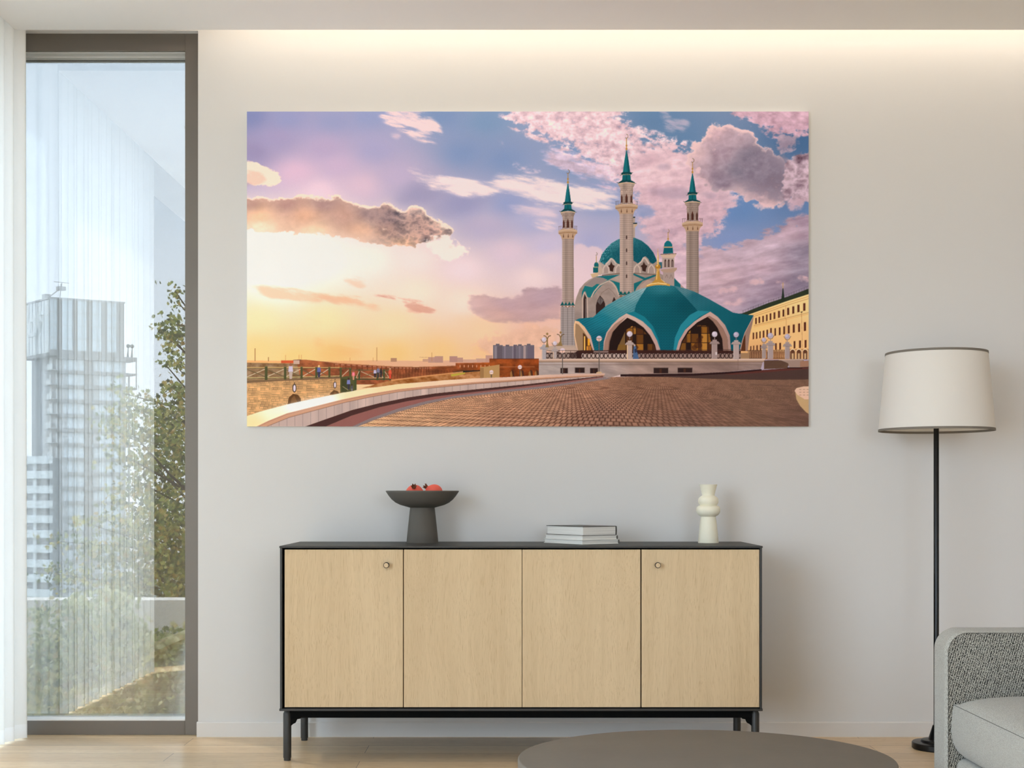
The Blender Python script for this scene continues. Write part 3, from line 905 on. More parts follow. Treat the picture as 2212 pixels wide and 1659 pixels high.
        for k in (-.72, 0, .72):
            x = cx + k * hw; q = 1.9 if k else 2.6
            poly([(x - q, bal - 2), (x - q, bal - 14), (x, bal - 20 - (2 if not k else 0)), (x + q, bal - 14), (x + q, bal - 2)], (84, 44, 34))
            rect(x + .4, bal - 14, x + q - .4, bal - 3, (52, 30, 28), .8)
            pline([(x - 4, bal - 25), (x, bal - 31), (x + 4, bal - 25)], .6, (126, 102, 92), .8)
        for k in range(-5, 6):
            x = cx + k * bw / 5.4
            line(x, bal - 4, x, bal + 4, .8, (76, 52, 48), .85 if abs(k) > 2 else .4)
        line(cx - bw, bal - 4.5, cx - hw, bal - 5.5, .7, (76, 52, 48), .8); line(cx + bw, bal - 5, cx + hw, bal - 5.5, .7, (76, 52, 48), .8)
        poly([(cx - bw, bal + 5), (cx - hw * .9, bal), (cx, bal + .8), (cx + hw * .9, bal - .6), (cx + bw, bal + 4), (cx + bw * .97, bal + 10), (cx + bw * .8, bal + 13), (cx + hw * 1.15, bal + 17),
              (cx + hw, bal + 26), (cx - hw, bal + 26), (cx - hw * 1.15, bal + 18), (cx - bw * .82, bal + 14), (cx - bw * .97, bal + 11)], (186, 152, 124))
        pline([(cx - bw, bal + 5.6), (cx - hw * .5, bal + 2.8), (cx + hw * .5, bal + 2.4), (cx + bw, bal + 5)], 1.6, (212, 184, 152), .9)
        pline([(cx - bw * .97, bal + 10.5), (cx - hw * .5, bal + 8.4), (cx + hw * .5, bal + 8), (cx + bw * .97, bal + 9.6)], 1.6, (138, 98, 62), .75)
        for k in (-.62, .05, .68):
            x = cx + k * hw * 1.25
            poly([(x - 1.4, bal + 18), (x, bal + 10), (x + 1.4, bal + 18), (x, bal + 20)], (92, 56, 38), .8)
        poly([(cx - hw, bal + 22), (cx + hw, bal + 22), (cx + hw * 1.03, base_y), (cx - hw * 1.0, base_y)], stc)
        for y in slits:
            poly([(cx - 1.1, y + 8.5), (cx - 1.1, y + 2), (cx + .2, y), (cx + 1.5, y + 2), (cx + 1.5, y + 8.5)], (64, 42, 38))
    minaret(1226.6, 371, 397, 437, 6.8, 437, 452, 457, 466, 494, 20.5, 656, 12.4, .93)
    minaret(1353.2, 295, 325, 373, 8.0, 373, 390, 395, 404, 440, 24.5, 630, 14.4, 1.0, (508, 536, 564, 592))
    minaret(1495.6, 347, 375, 416, 7.4, 416, 432, 436, 444, 477.5, 22.5, 636, 13.4, .86)
    for x0, x1, y0, n in ((1211, 1241, 659, 4), (1337, 1371, 636, 4)):
        w = (x1 - x0) / n
        for k in range(n):
            poly([(x0 + k * w - 1, y0 + 1), (x0 + (k + .5) * w, y0 - 8 + (k % 2)), (x0 + (k + 1) * w + 1, y0 + 1)], (10, 84, 84))
        for k in range(n):
            poly([(x0 + k * w, y0 + 6), (x0 + (k + .5) * w, y0 - 1), (x0 + (k + 1) * w, y0 + 6)], (140, 104, 80))
    base = np.broadcast_to(col((160, 146, 142)), img.shape) * (1 - .1 * (np.abs((Y % 5) - 2.5) < .5)[..., None]) * (1 - .16 * (np.abs(((X - 1211) % 10) - 5) < 1)[..., None])
    poly([(1211, 664), (1218, 661), (1226, 665), (1233, 661), (1241, 665), (1241, 750), (1211, 750)], base)

    # ---- front hall: the big tiled canopy
    tl = field([(1260, 700, 16, 106, 122), (1300, 690, 24, 118, 134), (1330, 670, 60, 136, 146), (1370, 640, 124, 168, 174), (1392, 626, 150, 182, 186), (1300, 730, 10, 92, 108),
                (1340, 660, 92, 152, 160), (1400, 650, 8, 92, 104), (1430, 622, 60, 122, 134), (1440, 660, 4, 84, 96), (1440, 740, 8, 92, 106), (1500, 640, 30, 100, 114), (1480, 628, 84, 130, 140),
                (1550, 680, 14, 94, 106), (1600, 700, 6, 84, 96), (1590, 740, 4, 78, 92)])
    canopy = [(1242, 692), (1250, 688), (1270, 686.5), (1281, 685), (1292, 675), (1310, 660), (1340, 643), (1370, 629), (1397, 620), (1412, 616), (1440, 615), (1460, 618), (1480, 623), (1500, 630),
              (1530, 645), (1560, 662), (1583, 675), (1600, 678), (1628, 681), (1618, 700), (1609, 718), (1603, 737), (1598, 758), (1283, 758), (1276, 725), (1262, 705)]
    poly(canopy, tl)
    lp = [(1250, 688), (1281, 685), (1310, 660), (1340, 643), (1370, 629), (1397, 620), (1386, 636), (1376, 655), (1370, 673), (1353, 677), (1335, 687), (1318, 702), (1307, 722), (1303, 758),
          (1283, 758), (1276, 725), (1262, 705)]
    st = np.abs(((Y + .52 * X + .0004 * (X - 1300) ** 2) % 5.2) - 2.6) < .62
    poly(lp, tl * (1 - .18 * st)[..., None] + (0.0))
    cp = [(1397, 620), (1412, 616), (1440, 615), (1458, 619), (1478, 638), (1494, 656), (1507, 671), (1490, 680), (1470, 702), (1458, 728), (1454, 758), (1427, 758), (1422, 732), (1410, 704),
          (1392, 684), (1370, 673), (1374, 658), (1384, 640)]
    cc = field([(1430, 622, 44, 118, 130), (1440, 650, 6, 84, 96), (1440, 690, 4, 84, 96), (1400, 660, 8, 96, 108), (1440, 740, 6, 88, 102), (1480, 660, 2, 74, 86)])
    sc = np.abs(((Y + 1.2 * np.abs((X % 6) - 3)) % 6.0) - 3) < .55
    poly(cp, cc * (1 - .13 * sc)[..., None])
    rp = [(1458, 619), (1480, 623), (1500, 630), (1530, 645), (1560, 662), (1583, 675), (1600, 678), (1628, 681), (1609, 718), (1598, 758), (1580, 758), (1578, 730), (1568, 706), (1550, 686), (1534, 672), (1507, 671), (1480, 641)]
    st = np.abs(((Y - .55 * X) % 4.0) - 2) < .6
    poly(rp, tl * (1 - .16 * st * sst(720, 640, Y))[..., None])
    poly([(1353, 676), (1370, 673), (1392, 684), (1410, 704), (1422, 732), (1427, 758), (1420, 742), (1406, 712), (1386, 692)], (18, 118, 132))
    poly([(1507, 671), (1534, 672), (1510, 684), (1482, 708), (1467, 733), (1461, 758), (1454, 758), (1458, 728), (1470, 702), (1490, 680)], (34, 128, 142))
    # arches
    cream = field([(1305, 740, 196, 160, 150), (1353, 684, 206, 172, 158), (1420, 740, 190, 154, 144), (1470, 730, 190, 152, 142), (1534, 678, 196, 158, 146), (1576, 740, 172, 138, 128), (1250, 700, 226, 180, 140)])

    def arch(outer, inner, c2=(34, 18, 14)):
        poly(outer, cream); poly(inner, c2)
    arch([(1303, 758), (1304, 738), (1310, 718), (1322, 701), (1338, 686), (1353, 677), (1370, 684), (1388, 694), (1406, 711), (1419, 735), (1427, 758)],
         [(1313, 758), (1315, 738), (1322, 718), (1338, 700), (1355, 686), (1372, 694), (1390, 707), (1404, 724), (1415, 745), (1418, 758)])
    poly([(1304, 758), (1306, 738), (1313, 718), (1328, 700), (1352, 684), (1340, 698), (1324, 716), (1317, 738), (1315, 758)], (150, 112, 94), .8)
    arch([(1460, 758), (1466, 736), (1480, 712), (1500, 694), (1518, 682), (1534, 673), (1550, 684), (1566, 702), (1576, 724), (1579, 758)],
         [(1466, 758), (1472, 737), (1486, 714), (1506, 696), (1532, 682), (1548, 692), (1562, 710), (1571, 730), (1573, 758)])
    poly([(1528, 684), (1532, 682), (1548, 692), (1562, 710), (1571, 730), (1574, 758), (1562, 758), (1560, 732), (1550, 708), (1540, 694)], (148, 112, 96))
    rs2 = np.random.RandomState(5)
    amb = [(156, 98, 30), (188, 122, 40), (112, 66, 22), (134, 84, 30), (86, 46, 18), (206, 140, 56)]

    def panes(xs_, ys_, inner, skip=.15):
        keep = img.copy()
        for i in range(len(xs_) - 1):
            for j in range(len(ys_) - 1):
                if rs2.rand() < skip:
                    continue
                rect(xs_[i] + .6, ys_[j] + .6, xs_[i + 1] - .6, ys_[j + 1] - .6, amb[rs2.randint(len(amb))], .85)
                rect(xs_[i] + .6, ys_[j] + 3, xs_[i] + 3, ys_[j + 1] - .6, (70, 36, 14), .4)
        m = full(inner)[..., None]
        img[:] = keep * (1 - m) + img * m
    panes([1352, 1367, 1374, 1390, 1398, 1410, 1420], [698, 708, 722, 742, 758], [(1330, 758), (1334, 736), (1346, 716), (1366, 704), (1388, 712), (1402, 726), (1413, 746), (1416, 758)], .2)
    poly([(1337, 744), (1350, 716), (1350, 744)], (150, 112, 62), .7); poly([(1332, 758), (1336, 744), (1352, 744), (1352, 758)], (160, 116, 48), .7)
    panes([1468, 1482, 1492, 1509, 1514, 1528, 1538], [695, 705, 720, 740, 758], [(1468, 757), (1474, 738), (1490, 714), (1510, 702), (1530, 704), (1538, 758)], .1)
    for x, y, rr in ((1508, 745, 9), (1510, 734, 6), (1515, 728, 4), (1500, 750, 6), (1374, 750, 5)):
        ell(x, y, rr, rr * .8, (60, 28, 14), .6)
    # left side arch
    poly([(1242, 692), (1250, 694), (1263, 706), (1276, 727), (1284, 758), (1246, 758), (1240, 722), (1239.5, 702)], cream)
    poly([(1243, 698), (1250, 701), (1262, 716), (1273, 735), (1281, 758), (1249, 758), (1242, 726)], (158, 124, 92))
    poly([(1259, 718), (1264, 722), (1274, 738), (1281, 758), (1259, 758)], (82, 46, 24)); rect(1261.5, 726, 1264, 758, (244, 186, 92)); rect(1269.5, 731, 1274, 746, (234, 160, 40)); rect(1267.5, 747, 1277, 758, (170, 104, 40)); rect(1267.5, 748, 1269, 758, (236, 160, 60))
    pline([(1243, 694), (1240.4, 706), (1240.6, 724), (1246, 757)], 1.5, (244, 196, 140), .8)
    # right side flare
    poly([(1628, 683), (1625, 700), (1619, 724), (1615, 758), (1598, 758), (1603, 738), (1609, 719), (1618, 702)], (150, 118, 104))
    poly([(1606, 728), (1610, 722), (1610, 758), (1600, 758)], (90, 46, 24)); pline([(1628, 682), (1618, 701), (1609, 718), (1603, 737), (1598, 757)], 1.3, (186, 152, 138))
    # golden finial of the canopy
    poly([(1395, 620), (1396, 616), (1404, 612), (1420, 609), (1438, 611), (1447, 614), (1447, 618), (1436, 616), (1418, 615.5), (1404, 618)], (206, 150, 66))
    pline([(1397, 617), (1406, 613), (1421, 611), (1440, 613.5)], 1.5, (252, 220, 160))
    poly([(1406, 612), (1414, 605), (1417, 596), (1418, 585), (1424, 585), (1425, 596), (1428, 604), (1438, 611), (1422, 610)], (190, 140, 62)); line(1419.3, 586, 1418, 604, 1.2, (244, 208, 140)); pline([(1428, 603), (1436, 610)], .8, (236, 210, 170))
    ell(1421, 576, 6, 5.4, (176, 122, 44)); ell(1419.5, 574, 2, 1.8, (238, 196, 110)); poly([(1419, 572), (1420.6, 537), (1421.2, 537), (1423.6, 572)], (212, 166, 92)); line(1420.4, 545, 1419.6, 570, .8, (252, 224, 170))
    rect(1418.4, 580, 1424, 586, (204, 156, 84))

    # ---- terrace, balustrade
    rect(1240, 757, 1600, 776, (58, 28, 22))
    rect(1178, 762, 1245, 775, (150, 128, 118))
    poly([(1163, 750), (1208, 745), (1244, 746), (1248, 758), (1240, 762), (1200, 764)], (186, 158, 140), .9)
    rect(1256, 763, 1420, 775, (186, 160, 148)); rect(1375, 763, 1600, 775, (146, 118, 108))
    fx = (X - 1178) % 9.0
    e = np.abs(np.hypot((fx - 4.5) / 3.6, (Y - 768.2) / 5.2) - 1.0)
    fence = np.maximum(sst(.30, .12, e), np.maximum(sst(1.0, .5, np.abs(((X - 1178) % 18) - .5)), .0))
    reg = ((Y > 762) & (Y < 774.5) & (X > 1178) & (X < 1599)).astype(np.float32)
    reg2 = ((Y > 757) & (Y < 774.5) & (X > 1178) & (X < 1250)).astype(np.float32)
    wob = sst(.42, .62, n3)
    fm = np.maximum(fence * reg, reg2 * np.maximum(fence, .75 * wob))[..., None] * .88
    img[:] = img * (1 - fm) + col((48, 28, 26)) * fm
    line(1178, 757.5, 1600, 755, 1.1, (60, 36, 34)); line(1178, 762, 1600, 761.4, 1.0, (54, 30, 28)); line(1178, 774.4, 1600, 774.4, .9, (70, 46, 42))
    for k in range(18):
        line(1425 + k * 9, 756, 1434 + k * 9, 761, .5, (90, 56, 50), .6)
    rect(1282, 758, 1314, 761.5, (206, 178, 168), .55)
    for k in range(46):
        line(1620 + k * 1.9, 758 if k % 3 else 755, 1620 + k * 1.9 + (1.6 if k % 2 else -1.2), 774, .7, (62, 34, 26), .85)
    line(1614, 757, 1705, 756, 1, (70, 40, 32)); line(1618, 773.5, 1705, 773.5, 1, (70, 40, 32))
    wallc = field([(1180, 795, 176, 158, 150), (1300, 795, 170, 148, 140), (1400, 790, 156, 128, 116), (1550, 790, 140, 112, 102), (1640, 790, 142, 118, 110)]) * (1 + (n2 - .5)[..., None] * .22)
    poly([(1164, 780), (1648, 779), (1643, 797), (1600, 800), (1570, 803), (1500, 807), (1340, 809), (1318, 815), (1304, 814), (1200, 812), (1163, 814)], wallc)
    rect(1157, 774.5, 1652, 778.5, (214, 182, 162)); rect(1160, 778.5, 1650, 781.5, (166, 132, 108)); line(1163, 787.5, 1646, 787.5, 1.0, (120, 96, 84)); line(1163, 782, 1648, 782, .7, (120, 92, 78))
    line(1594, 776, 1594, 800, .8, (110, 84, 74))
    for x0, y0, x1, y1 in ((1211, 795, 1226, 806), (1242.5, 794, 1262.5, 805), (1275, 795, 1291, 806), (1412, 794.5, 1443, 806), (1464, 794.5, 1495, 804.5)):
        rect(x0 - 1, y0 - 1, x1 + 1, y1, (120, 98, 88)); rect(x0, y0, x1, y1, (44, 26, 24)); rect(x0 + (x1 - x0) * .4, y0 + 2, x0 + (x1 - x0) * .55, y1, (84, 46, 28), .7)
    poly([(1340, 808), (1500, 806.5), (1570, 803), (1645, 797), (1645, 800), (1570, 807), (1500, 811), (1340, 813)], (44, 22, 22))
    # steps
    poly([(1650, 778), (1735, 776), (1736, 780), (1706, 783), (1700, 795), (1650, 797)], (98, 70, 54))
    for k in range(5):
        line(1652, 780 + k * 3.3, 1700 - k * 2, 779.5 + k * 3.3, .7, (70, 46, 38), .8)
    poly([(1682, 776), (1737, 775), (1733, 780), (1728, 793), (1705, 793), (1702, 784)], (158, 130, 116)); line(1682, 777, 1737, 776, 1.6, (196, 168, 150)); rect(1700, 793, 1733, 795.5, (50, 30, 28)); poly([(1728, 780), (1750, 778), (1750, 791), (1728, 793)], (160, 116, 92))

    # ---- globes, pillars, lamp posts
    def globe(x, y, r_, lit):
        ell(x, y, r_, r_, lit); ell(x - r_ * .3, y - r_ * .3, r_ * .55, r_ * .5, tuple(min(255, v + 18) for v in lit))
        pline([(x - r_ - 2, y - .5), (x - r_, y + 3), (x - 3, y + r_ + 1.2), (x + 3, y + r_ + 1.2), (x + r_, y + 3), (x + r_ + 2, y - .5)], .8, (70, 52, 50)); line(x, y + r_, x, y + r_ + 6, 1.6, (150, 130, 130))

    def pillar(x, top, w, bot, c, lc):
        poly([(x - w * .62, top), (x + w * .62, top), (x + w * .9, top + 4), (x + w * .9, top + 5.4), (x - w * .9, top + 5.4), (x - w * .9, top + 4)], tuple(v * .97 for v in c))
        rect(x - w / 2, top + 5, x + w / 2, bot, c); rect(x - w * .4, top - 3.5, x + w * .4, top, c); line(x - w * .9, top + 6, x + w * .9, top + 6, .7, tuple(v * .7 for v in c))
        rect(x - w / 2, top + 6, x - w / 2 + 1.3, bot, lc)
    for x, gy, gr, top, w, bot, c, lc in ((1175, 733, 5, 748, 9.5, 776, (172, 160, 162), (214, 180, 160)), (1198.5, 741, 4.4, 753, 8, 774, (176, 158, 152), (222, 184, 150)),
                                          (1360, 721, 6, 739, 11, 775, (182, 158, 148), (250, 206, 150)), (1543.5, 721.5, 6, 737, 12, 775, (160, 136, 130), (184, 160, 152)),
                                          (1590, 722.5, 5.8, 738, 12, 776, (176, 154, 148), (196, 176, 168)), (1650, 733.5, 4.6, 746, 8, 774, (160, 140, 134), (184, 164, 154)),
                                          (1664, 724.5, 6, 740, 12, 775, (166, 146, 142), (190, 170, 164)), (1700.5, 726.5, 5.6, 742, 10.5, 775, (162, 142, 138), (186, 166, 158))):
        globe(x, gy, gr, (204, 188, 198) if x < 1560 else (178, 164, 182)); pillar(x, top, w, bot, c, lc)
    rect(1545, 760, 1549, 766, (214, 200, 200), .8)
    for x, y, bot, r_ in ((1294, 731, 806, 6), (1215, 757, 809, 5.6)):
        line(x, y, x, bot, 1.8, (96, 84, 78)); line(x, bot - 12, x, bot, 2.8, (110, 96, 88)); ell(x, y, r_, r_, (216, 196, 204)); poly([(x - r_, y), (x + r_, y), (x + r_ * .7, y + r_ * .7), (x, y + r_), (x - r_ * .7, y + r_ * .7)], (232, 188, 168))
        line(x - r_ - 2, y - .5, x + r_ + 2, y - .5, .9, (104, 86, 82)); line(x, y, x, y + r_, .8, (96, 80, 74))
    poly([(1288, 804), (1292, 802.5), (1298, 802.5), (1301, 806), (1288, 807)], (206, 168, 128))
    for x, t in ((1182, 719), (1211, 716)):
        ell(x, t + 2, 2.4, 2.6, (150, 112, 66)); pline([(x - 8, t + 5.5), (x - 3, t + 7), (x, t + 13), (x + 3, t + 7), (x + 8, t + 5.5)], 1.7, (104, 76, 40)); line(x, t + 10, x, t + 22, 2.4, (128, 96, 48)); poly([(x - 1, t + 20), (x + 1, t + 20), (x + 4, t + 31), (x - (4 if x < 1200 else 9), t + 31)], (142, 112, 68))
    # visitor by the pillar
    poly([(1367, 775), (1368, 756), (1369, 746), (1372, 744), (1374, 750), (1377, 764), (1380, 775)], (70, 96, 132)); ell(1370.5, 745.5, 1.9, 2.2, (190, 160, 146)); poly([(1370, 754), (1375, 752), (1376, 760), (1371, 762)], (44, 50, 74))

    # ---- left: walls, bridge, fence, people
    brick = field([(650, 800, 150, 84, 50), (760, 800, 152, 82, 50), (900, 805, 140, 76, 44), (985, 800, 132, 66, 32), (1060, 800, 146, 70, 26), (1140, 800, 138, 62, 22)]) * (1 + (n3 - .5)[..., None] * .5)
    poly([(533, 783), (645, 785), (700, 790), (745, 815), (533, 826)], col((146, 112, 80)) + (n3 - .5)[..., None] * .25)
    poly([(640, 777), (660, 776.5), (720, 783), (800, 788), (850, 791), (900, 792), (990, 789), (990, 812), (900, 824), (845, 830), (740, 830), (650, 822)], brick)
    for k in range(24):
        x = 722 + k * (13 - k * .18); yy = np.interp(x, [720, 800, 850, 900, 990], [784, 788.5, 791.5, 792.5, 790])
        line(x, yy, x, yy + 12, 1.4, (96, 46, 28), .8); line(x + 2, yy + 2.5, x + 9 - k * .12, yy + 3, 1.2, (222, 172, 150), .55)
    for k in range(22):
        line(846 + k * 6.3, 799, 846 + k * 6.3, 818, 1.0, (92, 44, 26), .7)
    pline([(720, 784), (800, 788.5), (850, 791.5), (900, 792.5), (985, 790)], 1.0, (214, 150, 104), .7)
    rect(607.5, 778, 634, 784, (206, 88, 50)); rect(634, 778, 647, 786, (200, 164, 144)); poly([(633, 777), (650, 776), (650, 778), (633, 778)], (120, 84, 70))
    poly([(984, 784), (1057, 782.5), (1057, 774.5), (1164, 774.5), (1164, 816), (984, 816)], brick)
    for k in range(8):
        rect(993 + k * 9, 788, 994.4 + k * 9, 793, (236, 178, 132), .85)
    line(984, 784, 1057, 782.7, 1, (196, 120, 76)); line(1057, 775, 1164, 775, 1.2, (90, 40, 22))
    poly([(978, 803), (1000, 800), (1040, 799), (1040, 803), (980, 806)], (42, 34, 30))
    poly([(840, 822), (900, 816), (980, 806), (1038, 801), (1045, 803), (1045, 818), (900, 830), (780, 838)], col((164, 104, 56)) + (n3 - .5)[..., None] * .3)
    pline([(845, 821), (920, 812), (1000, 803)], 3, (222, 156, 96), .85)
    poly([(974, 808), (1004, 804), (1005, 807), (975, 813)], (186, 164, 60))
    poly([(1037, 792), (1046, 792), (1079, 787), (1079, 818), (1037, 819)], (182, 138, 86)); rect(1037, 794, 1045, 818, (150, 108, 66), .8)
    rect(1080, 791.5, 1155, 792.6, (196, 130, 84), .6)
    for cx in (1107, 1128, 1147, 1160):
        poly([(cx - 5, 814), (cx - 5, 804), (cx - 1, 798), (cx + 3, 801), (cx + 4.5, 814)], (74, 40, 26)); poly([(cx - 5, 814), (cx - 5, 804), (cx - 2, 800), (cx + .5, 814)], (176, 120, 62), .8)
    for x, y, bot in ((1061.5, 803.5, 816), (1123, 792.5, 812)):
        line(x, y, x, bot, 2, (86, 70, 60)); ell(x, y, 4.4, 4.4, (232, 206, 206)); poly([(x - 4.4, y), (x + 4.4, y), (x, y + 4.4)], (244, 206, 178), .7); line(x - 4.5, y + .2, x + 4.5, y + .2, .6, (110, 84, 80))
    stone = col((206, 156, 104)) * (1 + (n2 - .5)[..., None] * .25)
    rw = np.floor((Y + .04 * X) / 5.0); bk = np.maximum(sst(.9, .3, np.abs(((Y + .04 * X) % 5.0))), sst(.8, .3, np.abs((X + 4.3 * rw + 3 * np.sin(rw)) % 9.0)))
    bh = np.sin(rw * 12.98 + np.floor((X + 4.3 * rw + 3 * np.sin(rw)) / 9.0) * 78.2) * 4375.85; bh = bh - np.floor(bh)
    stone = stone * (1 - .22 * bk + (bh - .5) * .16)[..., None]
    poly([(533, 828), (600, 823), (738, 817), (738, 850), (640, 872), (533, 900)], stone)
    poly([(525, 821), (600, 818), (700, 814), (742, 813), (740, 817), (600, 823), (525, 828)], (126, 96, 68)); pline([(525, 820.5), (600, 817.5), (742, 813)], 1, (186, 148, 104))
    for cx, cy, sc in ((636, 0, 1.0), (723.5, 0, .8)):
        b = 874 if cx < 700 else 852; t = 850 if cx < 700 else 842
        r0 = 15 * sc; poly([(cx - r0, b), (cx - r0 * .8, t + 8 * sc), (cx - r0 * .2, t), (cx + r0 * .5, t + 2), (cx + r0 * .9, t + 10), (cx + r0, b)], (96, 62, 34)); poly([(cx - r0 * .6, b), (cx - r0 * .4, t + 10), (cx, t + 4), (cx + r0 * .6, b)], (136, 92, 50), .7)
        y = 838 if cx < 700 else 831
        ell(cx, y, 4.4 * sc, 9.5 * sc, (70, 54, 46)); ell(cx + .2, y, 2.6 * sc, 7 * sc, (226, 208, 216)); line(cx, y - 13, cx, y - 9, 1.2, (70, 54, 46))
    GR = (78, 78, 46)
    for k in range(5):
        xs0 = [533, 575, 616, 651, 683, 711][k]; xs1 = [575, 616, 651, 683, 711, 735][k]
        line(xs0, 814, xs1, 796, 1.6, (206, 184, 150)); line(xs0, 797, xs1, 814, 1.8, (104, 88, 60))
    pline([(533, 793.5), (735, 793.5)], 1.6, (216, 176, 110)); pline([(533, 795), (735, 795)], 1.0, (92, 84, 52)); pline([(533, 816), (640, 814), (735, 811.5)], 1.5, (196, 176, 116)); pline([(533, 818), (735, 813.5)], 1.2, (90, 72, 48))
    for x, w, y0, y1 in ((575, 6, 790.5, 820.5), (616, 5.4, 791, 819.5), (651.5, 5, 791.5, 818), (683.5, 4.8, 792, 816.5), (711.5, 4.6, 792, 815.5), (736, 4.4, 793, 815), (756.5, 4.2, 794, 815)):
        rect(x - w / 2, y0, x + w / 2, y1, GR); rect(x - w / 2, y0, x + w / 2, y0 + 1.2, (150, 130, 86), .7)
    line(737, 795, 757, 795, 1.4, GR)
    line(739, 812, 753, 799, 1.4, (200, 180, 146))
    poly([(735, 815), (748, 812), (757, 812), (770, 815), (770, 842), (756, 846), (735, 848)], (84, 82, 46)); rect(738, 818, 750, 846, (66, 66, 38)); rect(765.5, 812, 770.5, 842, (70, 76, 44)); line(740, 834, 752, 842, 1.2, (170, 150, 110))
    pline([(760, 799), (845, 799.5)], 1.5, (96, 92, 58)); pline([(770, 819), (845, 818.5)], 2.4, (70, 74, 46)); pline([(770, 816), (842, 815.5)], 1, (190, 168, 120))
    for x in (776, 815.5, 829.5, 842.5):
        rect(x - 2, 797.5, x + 2, 821, (70, 76, 46))
    for a, b in ((780, 812), (817, 828), (831, 841)):
        line(a, 802, b, 816, 1.5, (186, 164, 130)); line(a, 816, b, 802, 1.4, (112, 94, 62))
    line(769, 816, 776, 801, 1.4, (196, 176, 140))

    def person(x, y, h, shirt, low, head=(150, 96, 72)):
        ell(x, y + h * .1, h * .085, h * .1, head); poly([(x - h * .12, y + h * .2), (x + h * .12, y + h * .2), (x + h * .15, y + h * .55), (x - h * .15, y + h * .55)], shirt); poly([(x - h * .11, y + h * .55), (x + h * .12, y + h * .55), (x + h * .08, y + h), (x - h * .07, y + h)], low)
    person(628, 784, 34, (206, 190, 206), (188, 164, 150)); person(689, 788, 27, (96, 100, 150), (60, 56, 76), (226, 190, 130)); person(763.5, 800, 20, (238, 126, 140), (200, 140, 110)); person(753, 815, 26, (124, 126, 178), (60, 54, 60), (70, 44, 40))
    person(760, 829, 18, (84, 78, 82), (120, 110, 110), (64, 48, 44)); person(810, 795, 20, (190, 180, 206), (50, 44, 50)); person(817, 791, 24, (120, 116, 140), (70, 60, 60)); person(823, 795, 20, (50, 44, 48), (50, 44, 48), (60, 40, 36)); person(842.5, 794, 24, (220, 90, 60), (210, 70, 50), (200, 150, 110))

    # ---- curved parapet round the plaza
    up = [(525, 901), (560, 889), (620, 873), (680, 860), (740, 848), (800, 838), (860, 829), (900, 826), (960, 821), (1020, 817), (1100, 814), (1180, 809), (1250, 807), (1307, 806)]
    lo = [(525, 934), (553, 921), (580, 908), (620, 892), (680, 877), (740, 862), (800, 850), (860, 840), (900, 836), (960, 830), (1020, 825), (1100, 820), (1180, 814), (1250, 811), (1306, 809)]
    lip = [(525, 944), (566, 925), (590, 915), (625, 901), (680, 886), (740, 870), (800, 857), (860, 846), (900, 841), (960, 835), (1020, 829), (1100, 824), (1180, 818), (1250, 814), (1303, 811)]
    bot = [(600, 944), (655, 922), (700, 906), (760, 885), (820, 870), (880, 858), (940, 849), (1000, 843), (1080, 835), (1150, 828), (1220, 820), (1303, 811.5)]
    sh = [(640, 944), (700, 922), (760, 897), (820, 879), (880, 866), (940, 856), (1000, 849), (1080, 840), (1150, 832), (1220, 824), (1303, 813)]
    gr0 = [(720, 944), (760, 921), (800, 903), (860, 882), (920, 866), (980, 855), (1040, 848), (1100, 841), (1180, 833), (1303, 815)]
    gr1 = [(740, 944), (770, 922), (810, 906), (860, 889), (920, 872), (980, 859), (1040, 852), (1100, 845), (1180, 837), (1320, 817)]
    poly(sh + gr1[::-1], (138, 116, 112))
    poly(sh + gr0[::-1], (146, 92, 84))
    nn = (np.abs((X * .4 + Y) % 3 - 1.5) < .6)[..., None] * .06
    poly(gr0[:] + [(1320, 817)] + [(p[0] - 4, p[1] + 1) for p in gr1[::-1]], np.clip(col((142, 124, 122)) - nn, 0, 1))
    poly(bot + sh[::-1], (74, 44, 40))
    fc = np.broadcast_to(col((196, 168, 156)), img.shape) * (1 + (noise(14, 400, 123) - .5)[..., None] * .2) * (1 - .1 * (np.abs((X % 17) - 8) < .6)[..., None])
    poly(lip + [(1303, 811)] + bot[::-1] + [(525, 960)], fc)
    poly(lo + lip[::-1], (204, 150, 118))
    pline(lip, .9, (126, 84, 66)); pline([(p[0], p[1] + 2.5) for p in lo], .8, (166, 116, 90))
    tp = field([(540, 915, 254, 220, 160), (600, 890, 255, 240, 200), (650, 876, 255, 253, 240), (700, 866, 255, 250, 232), (760, 853, 254, 222, 172), (850, 838, 252, 212, 160), (950, 827, 244, 204, 170), (1100, 817, 224, 184, 160), (1250, 809, 210, 170, 150)])
    poly(up + lo[::-1], tp)
    g = np.exp(-(((X - 660) / 60) ** 2 + ((Y - 872 + (X - 660) * .22) / 10) ** 2))[..., None] * .5
    img[:] = img * (1 - g) + g
    # planter at the right edge
    poly([(1717, 842), (1722, 837), (1735, 834.5), (1750, 834), (1750, 896), (1740, 889), (1728, 876), (1720, 862)], (196, 158, 112)); poly([(1716, 844), (1720, 838), (1735, 834.5), (1750, 834), (1750, 862), (1738, 862), (1722, 852)], (226, 184, 156))
    for k in range(9):
        rect(1726 + (k % 3) * 8, 840 + (k // 3) * 6, 1731 + (k % 3) * 8, 841.4 + (k // 3) * 6, (150, 104, 84), .6)
    img[:] = img + ((rs.rand(PH, PW) - .5) * .012)[..., None]
    return np.clip(img, 0, 1)
# ---------------------------------------------------------------- the room
WALL, SLAB_Z, SLAB_Y, TOP_Z = 5.11, 2.737, 4.976, 3.0
WX, LX, RX, BY = -1.245, -2.20, 3.4, -3.0          # window edge, left wall, right wall, wall behind the camera


def struct(o):
    o['kind'] = 'structure'
    return o


